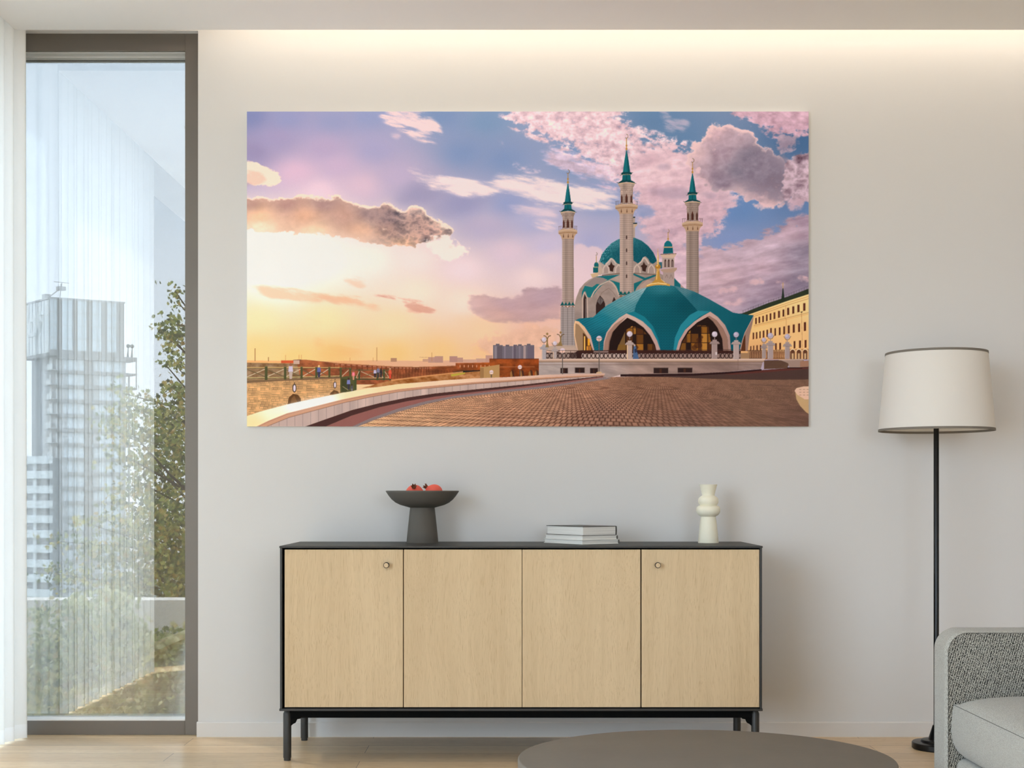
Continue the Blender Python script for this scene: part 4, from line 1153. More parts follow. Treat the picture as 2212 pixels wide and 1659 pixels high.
bm = bmesh.new(); box(bm, LX - .2, BY - .2, -.12, RX + .2, 5.26, 0)
struct(build('floor', bm, M['floor']))
bm = bmesh.new()
box(bm, LX - .2, BY - .2, TOP_Z, RX + .2, 5.41, TOP_Z + .15)
box(bm, -1.915, BY, SLAB_Z, RX, SLAB_Y, SLAB_Z + .06)
struct(build('ceiling', bm, M['ceil']))
bm = bmesh.new()
box(bm, WX, WALL, 0, RX + .2, WALL + .3, TOP_Z)
box(bm, LX - .2, WALL, 2.781, WX, WALL + .3, TOP_Z)
struct(build('wall_back', bm, M['wall']))
bm = bmesh.new()
box(bm, LX - .2, BY - .2, 0, LX, BY + .02, TOP_Z)
box(bm, LX - .2, BY + .02, 2.78, LX, WALL, TOP_Z)
box(bm, LX - .2, 5.09, 0, LX, WALL + .3, 2.78)
struct(build('wall_left', bm, M['wall']))
bm = bmesh.new(); box(bm, LX - .2, 1.72, 0, LX, 3.40, 2.78)  # unseen pier, added dark so the pane mirrors little light there
struct(build('unseen_dark_pier', bm, M['frame']))
bm = bmesh.new(); box(bm, LX, 1.72, 0, LX + .015, 3.40, .055)
struct(build('baseboard_left', bm, M['white']))
bm = bmesh.new(); box(bm, RX, BY - .2, 0, RX + .2, WALL, TOP_Z)
struct(build('wall_right', bm, M['wall_dim']))
bm = bmesh.new()
box(bm, LX, BY - .2, 0, 1.0, BY, TOP_Z); box(bm, 3.2, BY - .2, 0, RX, BY, TOP_Z)
box(bm, 1.0, BY - .2, 0, 3.2, BY, .9); box(bm, 1.0, BY - .2, 2.6, 3.2, BY, TOP_Z)
struct(build('wall_front', bm, M['wall_dim']))
bm = bmesh.new()
prism(bm, [(WALL, 0), (WALL, .0585), (WALL - .011, .0585), (WALL - .015, .055), (WALL - .015, 0)], 'x', WX - .002, RX)
struct(build('baseboard_back', bm, M['trim']))

# the tall corner window beside the wall
w1 = struct(empty('window_1', (0, 0, 0)))
x0, x1, z0, z1, ya, yb = -2.19, -1.2525, 0.0, 2.773, 5.14, 5.235
t = .0515
bm = bmesh.new()
box(bm, x1 - t, ya, z0, x1 + .02, yb, z1 + .02)
box(bm, x0, ya, z0, x0 + t, yb, z1)
box(bm, x0 + t, ya, z1 - .061, x1 - t, yb, z1 + .02)
box(bm, x0 + t, ya, z0, x1 - t, yb, z0 + .056)
build('frame', bm, M['frame'], w1, bevel=.0015)
bm = bmesh.new()
box(bm, x0 + t, ya + .004, z0 + .056, x1 - t, yb, z0 + .060)
build('sill_plate', bm, M['white'], w1)
bm = bmesh.new()
zt = z1 - .061
box(bm, x0 + t, ya + .01, zt - .006, x1 - t, yb - .05, zt)
box(bm, x0 + t, ya + .045, zt - .012, x1 - t, yb, zt)
box(bm, x0 + t, ya + .075, zt - .016, x1 - t, yb, zt)
build('head_rail', bm, M['rail'], w1, bevel=.001)
bm = bmesh.new(); box(bm, x0 + t, 5.215, z0 + .06, x1 - t, 5.223, zt)
build('glass_pane', bm, pane('coated_glass', (0.392, 0.388, 0.38, 1), 0.335), w1)
bm = bmesh.new()
box(bm, x1 - t - .006, yb - .03, z0 + .06, x1 - t, yb, zt)
build('glazing_bead', bm, M['white'], w1)

# the windows along the left side (behind the curtain, and out of frame)
for nme, a, b in (('window_2', 3.40, 5.09), ('window_3', BY + .02, 1.72)):
    o = struct(empty(nme, (0, 0, 0)))
    bm = bmesh.new()
    box(bm, LX - .16, a, 0, LX - .06, a + .05, 2.78)
    box(bm, LX - .16, b - .05, 0, LX - .06, b, 2.78)
    box(bm, LX - .16, a + .05, 2.72, LX - .06, b - .05, 2.78)
    box(bm, LX - .16, a + .05, 0, LX - .06, b - .05, .07)
    build('frame', bm, M['frame'], o)
    bm = bmesh.new(); box(bm, LX - .112, a + .05, .07, LX - .106, b - .05, 2.72)
    build('glass_pane', bm, pane('clear_glass', (0.95, 0.96, 0.96, 1), 0.04), o)

w4 = struct(empty('added_fill_window', (0, 0, 0)))  # unseen window, added behind the camera to fill the right side with light
bm = bmesh.new()
box(bm, 1.0, BY - .14, .9, 1.05, BY - .06, 2.6); box(bm, 3.15, BY - .14, .9, 3.2, BY - .06, 2.6); box(bm, 1.05, BY - .14, 2.55, 3.15, BY - .06, 2.6); box(bm, 1.05, BY - .14, .9, 3.15, BY - .06, .95)
build('frame', bm, M['frame'], w4)
bm = bmesh.new(); box(bm, 1.05, BY - .104, .95, 3.15, BY - .098, 2.55)
build('glass_pane', bm, pane('clear_glass', (0.95, 0.96, 0.96, 1), 0.04), w4)

# light strip lying in the slot above the dropped ceiling
ls = tag(empty('light_strip', (1.05, 4.93, SLAB_Z + .06)), 'warm light strip hidden in the ceiling slot above the picture wall', 'light')
bm = bmesh.new(); box(bm, -2.3, -.015, 0, 2.3, .015, .012); build('profile', bm, M['rail'], ls)

# ---------------------------------------------------------------- curtain
cu = tag(empty('sheer_curtain', (-1.942, 4.3, 0)), 'white sheer floor-length curtain hanging in upright pleats at the left', 'curtain')
bmc, bmh = bmesh.new(), bmesh.new()
N = 620
ya, yb = 3.50, 5.085
pleat = .066


def curve(i):
    s = i / N
    y = ya + (yb - ya) * s
    ph = 2 * math.pi * (y - ya) / pleat
    wob = .15 * math.sin(2.3 * ph / 2 + 1.0)
    return (.019 * math.sin(ph + wob) + .006 * math.sin(.37 * ph) + .031 * min(1, max(0, (y - 4.99) / .035)), y + .006 * math.sin(2 * ph) - 4.3)


for bmx, zl in ((bmc, [2.93, 2.2, 1.4, .7, .062]), (bmh, [.062, .035, .008])):
    rows = []
    for z in zl:
        fl = 1 + .12 * (2.9 - z) / 2.9
        pts = [curve(i) for i in range(N + 1)]
        ex, ey = pts[-1]
        # return added towards the side wall, blocks bright sky reflected in the pane
        for k in range(1, 61):
            u = k / 60
            pts.append((ex - .205 * u, ey + .022 * math.sin(min(1, u * 4) * math.pi / 2) + .012 * math.sin(u * 2 * math.pi * 3) * min(1, u * 4)))
        rows.append([bmx.verts.new((p[0] * (fl if q <= N else 1), p[1], z)) for q, p in enumerate(pts)])
    for a, b in zip(rows[:-1], rows[1:]):
        for i in range(N + 60):
            bmx.faces.new((a[i], a[i + 1], b[i + 1], b[i]))
build('curtain_cloth', bmc, M['curtain'], cu, smooth=True, angle=80)
build('hem', bmh, M['hem'], cu, smooth=True, angle=80)
bm = bmesh.new(); box(bm, -.02, ya - 4.3, 2.93, .02, yb - 4.3, 2.96); box(bm, -.006, ya - 4.3, 2.96, .006, yb - 4.3, TOP_Z); build('curtain_track', bm, M['white'], cu)
# ---------------------------------------------------------------- sideboard
FY, BYS = 4.618, 5.06                                # front and back of the sideboard
SXL, SXR, ST = -.8335, .8845, .7695
sb = tag(empty('sideboard', ((SXL + SXR) / 2, (FY + BYS) / 2, 0)), 'long black-framed sideboard with four light oak doors on black legs', 'sideboard')
off = -sb.location


def sbuild(name, bm, mats, parent=None, **kw):
    bmesh.ops.translate(bm, verts=bm.verts, vec=off)
    return build(name, bm, mats, parent or sb, **kw)


bm = bmesh.new(); box(bm, SXL - .002, FY - .002, .7625, SXR + .002, BYS, ST); sbuild('top_panel', bm, M['charcoal'], bevel=.0012)
bm = bmesh.new(); box(bm, SXL - .002, FY - .002, .1815, SXR + .002, BYS, .190); sbuild('bottom_panel', bm, M['charcoal'], bevel=.0012)
for a, b in ((SXL, SXL + .008), (SXR - .008, SXR)):
    bm = bmesh.new(); box(bm, a, FY, .190, b, BYS, .7625); sbuild('side_panel', bm, M['charcoal'], bevel=.001)
bm = bmesh.new(); box(bm, SXL + .008, FY + .03, .190, SXR - .008, BYS - .005, .7625); sbuild('shadow_gap_back', bm, M['black'])  # solid block; its near-black colour holds the shade of the door gaps


def sx_at(x):
    return (x - CX) / F * (FY + .003)


dz0, dz1 = EYE - (1527.8 - CY) / F * (FY + .003), EYE - (1187.2 - CY) / F * (FY + .003)
for i, (a, b, knob) in enumerate(((614.8, 870.4, 834.5), (872.4, 1127.1, None), (1128.3, 1383.4, None), (1385.9, 1640.2, 1421))):
    bm = bmesh.new(); box(bm, sx_at(a), FY + .003, dz0, sx_at(b), FY + .022, dz1)
    d = sbuild('door', bm, M['oak'], bevel=.0006, seg=1)
    if knob:
        kz = EYE - (1220.3 - CY) / F * FY
        kx = (knob - CX) / F * (FY - .02)
        bm = bmesh.new()
        lathe(bm, [(.006, 0), (.006, .012), (.0104, .013), (.0104, .027), (.0095, .028), (.0083, .028)], n=20, mat=0)
        lathe(bm, [(.0083, .0282), (.0083, .0290), (0, .0290)], n=20, mat=1, cap=False)
        bmesh.ops.rotate(bm, verts=bm.verts, matrix=Matrix.Rotation(math.pi / 2, 3, 'X'))
        bmesh.ops.translate(bm, verts=bm.verts, vec=(kx, FY + .003, kz))
        k = sbuild('knob', bm, [M['blackmetal'], M['oak']], d, smooth=True)
        k['label'] = 'small round oak knob in a black ring'
for lx in (-.8125, .8655 - .0):
    for front in (True, False):
        ly = 4.648 if front else 5.028
        lx2 = lx
        bm = bmesh.new()
        lathe(bm, [(.0125, .000), (.0125, .0105)], (lx2, ly, 0), 24)
        lathe(bm, [(.0142, .0095), (.0145, .012), (.0145, .168), (.0125, .173), (.009, .1815)], (lx2, ly, 0), 24)
        leg = sbuild('leg', bm, M['charcoal'], smooth=True)
        if front:
            s = 1 if lx < 0 else -1
            bm = bmesh.new()
            prism(bm, [(lx2 + s * .010, .1815), (lx2 + s * .062, .1815), (lx2 + s * .048, .150), (lx2 + s * .036, .148), (lx2 + s * .030, .135), (lx2 + s * .022, .131), (lx2 + s * .012, .122)], 'y', ly - .006, ly + .006)
            sbuild('bracket', bm, M['black'], leg)
bm = bmesh.new(); box(bm, -.80, 4.64, .1535, .853, 4.66, .1815); box(bm, -.80, 5.018, .1535, .853, 5.038, .1815); sbuild('rail', bm, M['black'], bevel=.001)

# ---------------------------------------------------------------- things on the sideboard
ZB = ST
bD = 4.93
bx = (912.5 - CX) / F * bD
bowl = tag(empty('footed_bowl', (bx, bD, ZB)), 'dark grey clay bowl on a tapered foot holding two pomegranates', 'bowl')


def pz(y, D=bD):
    return EYE - (y - CY) / F * D - ZB


def pr(h, D=bD):
    return h / F * D


bm = bmesh.new()
outer = [(27, 1096.5), (47.5, 1090.7), (58, 1085.6), (66.4, 1078.6), (72.5, 1071.2), (77, 1064.5), (79, 1061.4), (78.7, 1060.4), (77.6, 1060.0)]
inner = [(75.5, 1061.2), (70.5, 1068), (63, 1076), (52, 1083), (36, 1088.5), (18, 1090.5), (0, 1091)]
lathe(bm, [(0, pz(1096.5))] + [(pr(h), pz(y)) for h, y in outer + inner], n=72)
build('bowl_dish', bm, M['clay'], bowl, smooth=True, angle=60)
bm = bmesh.new()
lathe(bm, [(0, 0), (pr(33.9), 0), (pr(34.3), .002), (pr(32.8), pz(1155)), (pr(28.6), pz(1115)), (pr(26.5), pz(1096.5)), (0, pz(1096.0))], n=64)
build('pedestal', bm, M['clay'], bowl, smooth=True, angle=50)

M['pom'] = mat('pomegranate_skin', lin(232, 96, 78), 0.45, vary=(30, 0.14), bump=(60, 0.08, 0.001))
M['calyx'] = mat('dried_calyx', lin(112, 62, 38), 0.8)


def pomegranate(cx, cy, r, D, aim, label):
    """A slightly six-sided fruit with a short crown; aim is the way the crown points."""
    c = P(cx, cy, D)
    t = tag(empty('pomegranate', (c.x, c.y, c.z - r)), label, 'fruit', 'pomegranates in the footed bowl')
    q = Vector((0, 0, 1)).rotation_difference(Vector(aim).normalized()).to_matrix()
    ctr = Vector((0, 0, r))
    bm = bmesh.new()
    prof = []
    for k in range(25):
        a = -math.pi / 2 + math.pi * k / 24
        rr, zz = r * math.cos(a), r * .95 * math.sin(a)
        if k > 20:
            zz += r * .05 * (k - 20) / 4
        prof.append((max(rr, 0) if 0 < k < 24 else 0, zz))
    lathe(bm, prof, n=48, cap=False)
    for v in bm.verts:
        a = math.atan2(v.co.y, v.co.x)
        s = 1 + .018 * math.cos(6 * a)
        v.co.x *= s; v.co.y *= s
    lathe(bm, [(r * .34, r * .86), (r * .22, r * 1.0), (r * .2, r * 1.1)], n=24, cap=False)
    bmesh.ops.rotate(bm, verts=bm.verts, matrix=q); bmesh.ops.translate(bm, verts=bm.verts, vec=ctr)
    build('fruit_body', bm, M['pom'], t, smooth=True, angle=80)
    bm = bmesh.new()
    n = 6
    for k in range(n):
        a = 2 * math.pi * k / n
        d = Vector((math.cos(a), math.sin(a), 0)); s = Vector((-math.sin(a), math.cos(a), 0))
        for (w0, h0, o0), (w1, h1, o1) in zip([(.11, 1.06, .20), (.12, 1.2, .22), (.07, 1.32, .27)], [(.12, 1.2, .22), (.07, 1.32, .27), (.01, 1.40, .32)]):
            A = [d * r * o0 - s * r * w0, d * r * o0 + s * r * w0, d * r * o1 + s * r * w1, d * r * o1 - s * r * w1]
            zz = [h0 * r, h0 * r, h1 * r, h1 * r]
            f = [bm.verts.new(p + Vector((0, 0, z))) for p, z in zip(A, zz)]
            g = [bm.verts.new(p * .86 + Vector((0, 0, z))) for p, z in zip(A, zz)]
            bm.faces.new(f); bm.faces.new(g[::-1])
            for i in range(4):
                bm.faces.new((f[i], g[i], g[(i + 1) % 4], f[(i + 1) % 4]))
    lathe(bm, [(r * .19, r * 1.0), (r * .19, r * 1.08), (0, r * 1.1)], n=16, cap=False)
    bmesh.ops.rotate(bm, verts=bm.verts, matrix=q); bmesh.ops.translate(bm, verts=bm.verts, vec=ctr)
    build('crown', bm, M['calyx'], t)


pomegranate(895.5, 1067.0, .0355, 4.905, (.0, -.75, .62), 'left red pomegranate in the dark bowl, dry crown turned to the viewer')
pomegranate(937.0, 1065.6, .0350, 4.915, (-.72, -.30, .62), 'right red pomegranate in the dark bowl, crown tilted up to the left')


def book(z, corner, w, l, h, dark, label):
    """A closed hardback lying flat: covers, spine board and page block."""
    rz = math.atan2(.094, .138)
    t = tag(empty('book', (corner[0], corner[1], z), rz), label, 'book', 'books lying in a stack on the sideboard')
    cb = .0022
    bm = bmesh.new()
    box(bm, -.003, -.003, 0, w, l + .003, cb); box(bm, -.003, -.003, h - cb, w, l + .003, h)
    build('cover', bm, M['spine'] if dark == 2 else M['cover'], t, bevel=.0006, seg=1)
    bm = bmesh.new()
    prism(bm, [(w - .001, 0), (w + .0025, .001), (w + .004, h / 2), (w + .0025, h - .001), (w - .001, h)], 'y', -.003, l + .003)
    s = build('spine', bm, M['spine'] if dark else M['cover'], t)
    bm = bmesh.new(); box(bm, 0, 0, cb, w - .001, l, h - cb)
    build('page_block', bm, M['page'], t)


M['page'].node_tree.nodes  # page edges carry fine lines
def page_lines(m):
    n = m.node_tree.nodes; l = m.node_tree.links
    co = n.new('ShaderNodeTexCoord'); mp = n.new('ShaderNodeMapping'); mp.inputs['Scale'].default_value = (2, 2, 900)
    nz = n.new('ShaderNodeTexNoise'); nz.inputs['Scale'].default_value = 1; l.new(co.outputs['Object'], mp.inputs[0]); l.new(mp.outputs[0], nz.inputs['Vector'])
    r = n.new('ShaderNodeValToRGB'); r.color_ramp.elements[0].color = lin(196, 193, 186); r.color_ramp.elements[0].position = .3; r.color_ramp.elements[1].color = lin(238, 236, 231); r.color_ramp.elements[1].position = .6
    l.new(nz.outputs['Fac'], r.inputs[0]); l.new(r.outputs[0], n['Principled BSDF'].inputs['Base Color'])


page_lines(M['page'])
kc = P(1258, 1176.5, 4.745)
book(ZB, (kc.x, kc.y), .168, .236, .0165, 1, 'thin white book at the bottom of the stack on the sideboard')
book(ZB + .0165, (kc.x + .001, kc.y + .008), .160, .230, .0155, 1, 'thin white book in the middle of the stack of three')
book(ZB + .032, (kc.x + .003, kc.y + .010), .153, .224, .0345, 2, 'thickest book on top of the stack, with a dark cover edge')

vD = 4.925
vx = (1530 - CX) / F * vD
vase = tag(empty('vase', (vx, vD, ZB)), 'cream ceramic vase with two bulging rings and a flared neck', 'vase')
bm = bmesh.new()
vp = [(22, 1172.6), (22.2, 1171.5), (20.6, 1155), (18.6, 1135), (16.6, 1120), (15.8, 1116), (17.6, 1114.6), (21.5, 1112.2), (24.6, 1108), (25.9, 1103), (25.6, 1098), (23.5, 1094.2), (20, 1092.2),
      (18, 1091.6), (19.4, 1090), (21.3, 1086.8), (22, 1082), (21.3, 1077.6), (19, 1074.2), (15.8, 1072), (13.4, 1070.6), (13.2, 1069.4), (14.6, 1064), (16.6, 1056.5), (18.6, 1049), (19.3, 1046.7)]
prof = [(0, 0)] + [(px(h, vD), max(0, pz(y, vD))) for h, y in vp] + [(px(18.3, vD), pz(1046.5, vD)), (px(16.2, vD), pz(1053, vD)), (px(12, vD), pz(1068, vD)), (px(9, vD), pz(1072, vD)), (0, pz(1074, vD))]
lathe(bm, prof, n=72, cap=False)
build('vase_body', bm, M['cream'], vase, smooth=True, angle=50)

# ---------------------------------------------------------------- floor lamp
lD = 4.865
lp = P(2022.5, 1070, lD)
lamp = tag(empty('floor_lamp', (lp.x, lp.y, 0)), 'black floor lamp with a white tapered drum shade beside the armchair', 'floor lamp')
bm = bmesh.new()
lathe(bm, [(0, 0), (.086, 0), (.0885, .003), (.0885, .021), (.086, .024), (.058, .026), (.054, .033), (.047, .035), (0, .035)], n=64)
build('base', bm, M['blackmetal'], lamp, smooth=True, angle=30)
bm = bmesh.new()
lathe(bm, [(.031, .034), (.028, .040), (.014, .085), (.0125, .088), (0, .088)], n=40)
build('stem_cone', bm, M['blackmetal'], lamp, smooth=True, angle=30)
bm = bmesh.new()
lathe(bm, [(.0098, .08), (.0098, 1.215), (.007, 1.22), (.007, 1.30), (0, 1.30)], n=28)
build('pole', bm, M['blackmetal'], lamp, smooth=True, angle=40)
zb, zt = EYE + 138.5 / F * lD, EYE + 308 / F * lD
rb, rt = px(121.0, lD), px(106.2, lD)
bm = bmesh.new()
lathe(bm, [(rb - .0005, zb + .002), (rt - .0005, zt - .002), (rt - .002, zt - .002), (rb - .002, zb + .002), (rb - .0005, zb + .002)], n=96, cap=False)
sh = build('shade', bm, M['shade'], lamp, smooth=True, angle=40)
for r, z, s in ((rb, zb, 1), (rt, zt, -1)):
    bm = bmesh.new()
    dr = (rt - rb) / (zt - zb) * .0085 * s
    a, b = (z, z + s * .0085)
    lathe(bm, [(r + .0006, a), (r + dr + .0006, b), (r + dr - .003, b), (r - .003, a), (r + .0006, a)], n=96, cap=False)
    build('shade_trim', bm, M['taupe_tape'], sh, smooth=True, angle=40)
bm = bmesh.new()
for k in range(3):
    a = 2 * math.pi * k / 3 + .5
    tube(bm, [(0, 0, zb + .05), (.10 * math.cos(a), .10 * math.sin(a), zb + .045), ((rb - .006) * math.cos(a), (rb - .006) * math.sin(a), zb + .03)], .002, 8)
build('shade_carrier', bm, M['blackmetal'], lamp)
bm = bmesh.new()
lathe(bm, [(0, 1.30), (.017, 1.30), (.017, 1.33), (.030, 1.36), (.032, 1.385), (.022, 1.41), (0, 1.418)], n=32)
build('bulb', bm, M['white'], lamp, smooth=True)

# ---------------------------------------------------------------- coffee table
ct = tag(empty('coffee_table', (.4523, 3.06, 0)), 'low round taupe plaster coffee table at the bottom of the picture', 'coffee table')
bm = bmesh.new()
rx, ry = .443, .373
prof = [(0, .268), (.965, .268), (.992, .273), (1.0, .283), (1.0, .3235), (.999, .3275), (.996, .3293), (.991, .330), (0, .330)]
rings = []
lathe(bm, prof, n=128, sxy=(rx, ry), cap=False)
build('tabletop', bm, M['taupe'], ct, smooth=True, angle=60)
bm = bmesh.new()
lathe(bm, [(0, 0), (.60, 0), (.62, .006), (.58, .15), (.60, .262), (.62, .268), (0, .268)], n=96, sxy=(rx, ry), cap=False)
build('pedestal', bm, M['taupe'], ct, smooth=True, angle=50)

# ---------------------------------------------------------------- armchair (only its far front corner is in the picture)
AX, AY, AT = .998, 2.995, .092                      # front of the arm, near face of the far arm, thickness
ch = tag(empty('armchair', (1.42, 2.6, 0)), 'pale grey tweed armchair with rounded arms at the right edge', 'armchair')
coff = -ch.location


def cbuild(name, bm, mats, **kw):
    bmesh.ops.translate(bm, verts=bm.verts, vec=coff)
    return build(name, bm, mats, ch, **kw)


BACKX = 1.86


def arm(y0, y1, inner_y, label):
    bm = bmesh.new()
    prism(bm, rrect(AX, .10, BACKX, .637, [.06, .03, .05, .05], 12), 'y', min(y0, y1), max(y0, y1))
    o = cbuild('arm', bm, M['fabric'], bevel=.012, seg=4, smooth=True, angle=50)
    bm = bmesh.new()
    d = .002 if inner_y < 2.7 else -.002
    prism(bm, rrect(AX + .006, .108, BACKX - .006, .631, [.055, .03, .045, .045], 12), 'y', inner_y - abs(d), inner_y + abs(d))
    p = build('inner_panel', bm2(bm), M['coarse'], o)
    pts = [(x, inner_y + d * 1.2, z) for x, z in rrect(AX + .005, .107, BACKX - .005, .632, [.055, .03, .046, .046], 12)]
    bm = bmesh.new(); tube(bm, [Vector(q) + coff for q in pts + [pts[0]]], .0009, 6)
    build('seam', bm, M['seam'], o)


def bm2(bm):
    bmesh.ops.translate(bm, verts=bm.verts, vec=coff)
    return bm


arm(AY, AY + AT, AY, 'far')
arm(2.205, 2.205 - AT, 2.205, 'near')
bm = bmesh.new()
prism(bm, rrect(BACKX - .12, .10, BACKX, .70, [.03, .03, .05, .05], 10), 'y', 2.208, AY - .004)
cbuild('back', bm, M['coarse'], bevel=.012, seg=3, smooth=True, angle=50)


def cushion(name, x0, x1, y0, y1, z0, z1, crown, r, m):
    bm = bmesh.new()
    nx, ny = 40, 40
    def side(u, v, top):
        ex = 1 - abs(2 * u - 1) ** 8; ey = 1 - abs(2 * v - 1) ** 14
        return Vector((x0 + (x1 - x0) * u, y0 + (y1 - y0) * v, (z1 + crown * (max(ex * ey, 0)) ** .8) if top else z0))
    top = [[bm.verts.new(side(i / nx, j / ny, True)) for j in range(ny + 1)] for i in range(nx + 1)]
    for i in range(nx):
        for j in range(ny):
            bm.faces.new((top[i][j], top[i + 1][j], top[i + 1][j + 1], top[i][j + 1]))
    per = [(i, 0) for i in range(nx)] + [(nx, j) for j in range(ny)] + [(i, ny) for i in range(nx, 0, -1)] + [(0, j) for j in range(ny, 0, -1)]
    prev = [top[i][j] for i, j in per]
    cx, cy = (x0 + x1) / 2, (y0 + y1) / 2
    for ins, z in ((-.004, z1 - .03), (-.006, (z0 + z1) / 2), (-.002, z0 + .035), (.006, z0 + .016), (.018, z0 + .004), (.034, z0)):
        cur = []
        for i, j in per:
            p = side(i / nx, j / ny, True)
            x = min(max(p.x, x0 + ins), x1 - ins) if ins > 0 else p.x + (-ins if p.x >= x1 - 1e-6 else ins if p.x <= x0 + 1e-6 else 0)
            y = min(max(p.y, y0 + ins), y1 - ins) if ins > 0 else p.y
            cur.append(bm.verts.new((x, y, z)))
        n = len(per)
        for k in range(n):
            bm.faces.new((prev[k], cur[k], cur[(k + 1) % n], prev[(k + 1) % n]))
        prev = cur
    bm.faces.new(prev[::-1])
    o = cbuild(name, bm, m, smooth=True, angle=75)
    loop = [side(i / nx, j / ny, True) + coff for i, j in per]
    bm = bmesh.new(); tube(bm, [p + Vector((0, 0, -.001)) for p in loop + [loop[0]]], .0008, 6)
    build('seam', bm, M['seam'], o)


cushion('seat_cushion', 1.014, BACKX - .13, 2.212, AY - .006, .346, .468, .030, .02, M['fabric'])
bm = bmesh.new(); prism(bm, rrect(1.02, .12, BACKX - .125, .344, [.03, .02, .02, .02], 8), 'y', 2.210, AY - .004); cbuild('base', bm, M['fabric'], bevel=.008, smooth=True, angle=50)
for lx in (AX + .08, BACKX - .08):
    for ly in (2.16, 3.04):
        bm = bmesh.new(); lathe(bm, [(.014, 0), (.018, .102)], (lx, ly, 0), 20); cbuild('leg', bm, M['blackmetal'], smooth=True)
# ---------------------------------------------------------------- the picture on the wall
pD = 5.092
pa, pb = P(533.4, 241, pD), P(1746.8, 921.2, pD)
pic = tag(empty('wall_print', ((pa.x + pb.x) / 2, WALL, (pa.z + pb.z) / 2)), 'wide frameless print of a blue-domed mosque at sunset above the sideboard', 'picture')
po = -pic.location
bm = bmesh.new(); box(bm, pa.x, pD + .0006, pb.z, pb.x, WALL, pa.z); bmesh.ops.translate(bm, verts=bm.verts, vec=po)
build('backing_panel', bm, mat('white_print_edge', lin(226, 224, 222), 0.6), pic)

art = paint_picture()
gx = np.linspace(pa.x, pb.x, PW) + po.x
gz = np.linspace(pa.z, pb.z, PH) + po.z
co = np.empty((PH, PW, 3), np.float32)
co[..., 0] = gx[None, :]
co[..., 1] = pD + po.y
co[..., 2] = gz[:, None]
idx = np.arange(PH * PW, dtype=np.int32).reshape(PH, PW)
quads = np.stack([idx[1:, :-1], idx[1:, 1:], idx[:-1, 1:], idx[:-1, :-1]], -1).reshape(-1, 4)
me = bpy.data.meshes.new('printed_face')
me.vertices.add(PH * PW)
me.vertices.foreach_set('co', co.ravel())
me.loops.add(quads.size)
me.loops.foreach_set('vertex_index', quads.ravel())
me.polygons.add(len(quads))
me.polygons.foreach_set('loop_start', np.arange(0, quads.size, 4, dtype=np.int32))
me.update(calc_edges=True)
at = me.color_attributes.new('print', 'FLOAT_COLOR', 'POINT')
c4 = np.ones((PH * PW, 4), np.float32)
a = art.reshape(-1, 3)
c4[:, :3] = np.where(a <= 0.04045, a / 12.92, ((a + 0.055) / 1.055) ** 2.4)
c4[:, :3] = np.minimum(c4[:, :3] * (1.14, 1.15, 1.22), .98)
at.data.foreach_set('color', c4.ravel())
pm = bpy.data.materials.new('printed_ink')
pm.use_nodes = True
pn = pm.node_tree.nodes['Principled BSDF']
an = pm.node_tree.nodes.new('ShaderNodeAttribute')
an.attribute_name = 'print'
pm.node_tree.links.new(an.outputs['Color'], pn.inputs['Base Color'])
pn.inputs['Roughness'].default_value = 0.7
pn.inputs['Specular IOR Level'].default_value = 0.1
me.materials.append(pm)
link(bpy.data.objects.new('printed_face', me), pic)
# ---------------------------------------------------------------- outside the window
rnd = random.Random(11)


def leaf_mat(name, cols, rough=0.28):
    m = bpy.data.materials.new(name)
    m.use_nodes = True
    n = m.node_tree.nodes
    l = m.node_tree.links
    p = n['Principled BSDF']
    p.inputs['Roughness'].default_value = rough
    g = n.new('ShaderNodeNewGeometry')
    r = n.new('ShaderNodeValToRGB')
    el = r.color_ramp.elements
    for i, c in enumerate(cols):
        e = el[i] if i < 2 else el.new(1.0)
        e.position = i / (len(cols) - 1)
        e.color = c
    l.new(g.outputs['Random Per Island'], r.inputs[0])
    l.new(r.outputs[0], p.inputs['Base Color'])
    t = n.new('ShaderNodeBsdfTranslucent')
    l.new(r.outputs[0], t.inputs['Color'])
    mx = n.new('ShaderNodeMixShader')
    mx.inputs[0].default_value = 0.45
    l.new(p.outputs[0], mx.inputs[1])
    l.new(t.outputs[0], mx.inputs[2])
    l.new(mx.outputs[0], n['Material Output'].inputs[0])
    return m


M['leaf_tree'] = leaf_mat('plane_tree_leaf', [lin(66, 80, 42), lin(112, 130, 66), lin(170, 178, 96), lin(226, 216, 128), lin(208, 164, 80)])
M['leaf_shrub'] = leaf_mat('shrub_leaf', [lin(108, 118, 70), lin(160, 168, 98), lin(198, 200, 128), lin(242, 238, 190), lin(204, 170, 106)])
M['leaf_ground'] = leaf_mat('ground_leaf', [lin(118, 118, 62), lin(168, 166, 88), lin(198, 184, 106), lin(238, 226, 160), lin(180, 142, 84)])
M['bark'] = mat('bark', lin(92, 82, 70), 0.9, bump=(30, 0.5, 0.01), vary=(8, 0.2))
M['soil'] = mat('garden_soil', lin(104, 96, 62), 0.95, bump=(12, 0.5, 0.03), vary=(3, 0.3))
M['render'] = mat('cream_render', lin(250, 236, 222), 0.9)

half = [(0.0, -0.52), (0.05, -0.20), (0.30, -0.30), (0.26, -0.08), (0.54, 0.02), (0.34, 0.16), (0.42, 0.42), (0.18, 0.34), (0.0, 0.66)]
OUT = half + [(-x, y) for x, y in half[-2:0:-1]]


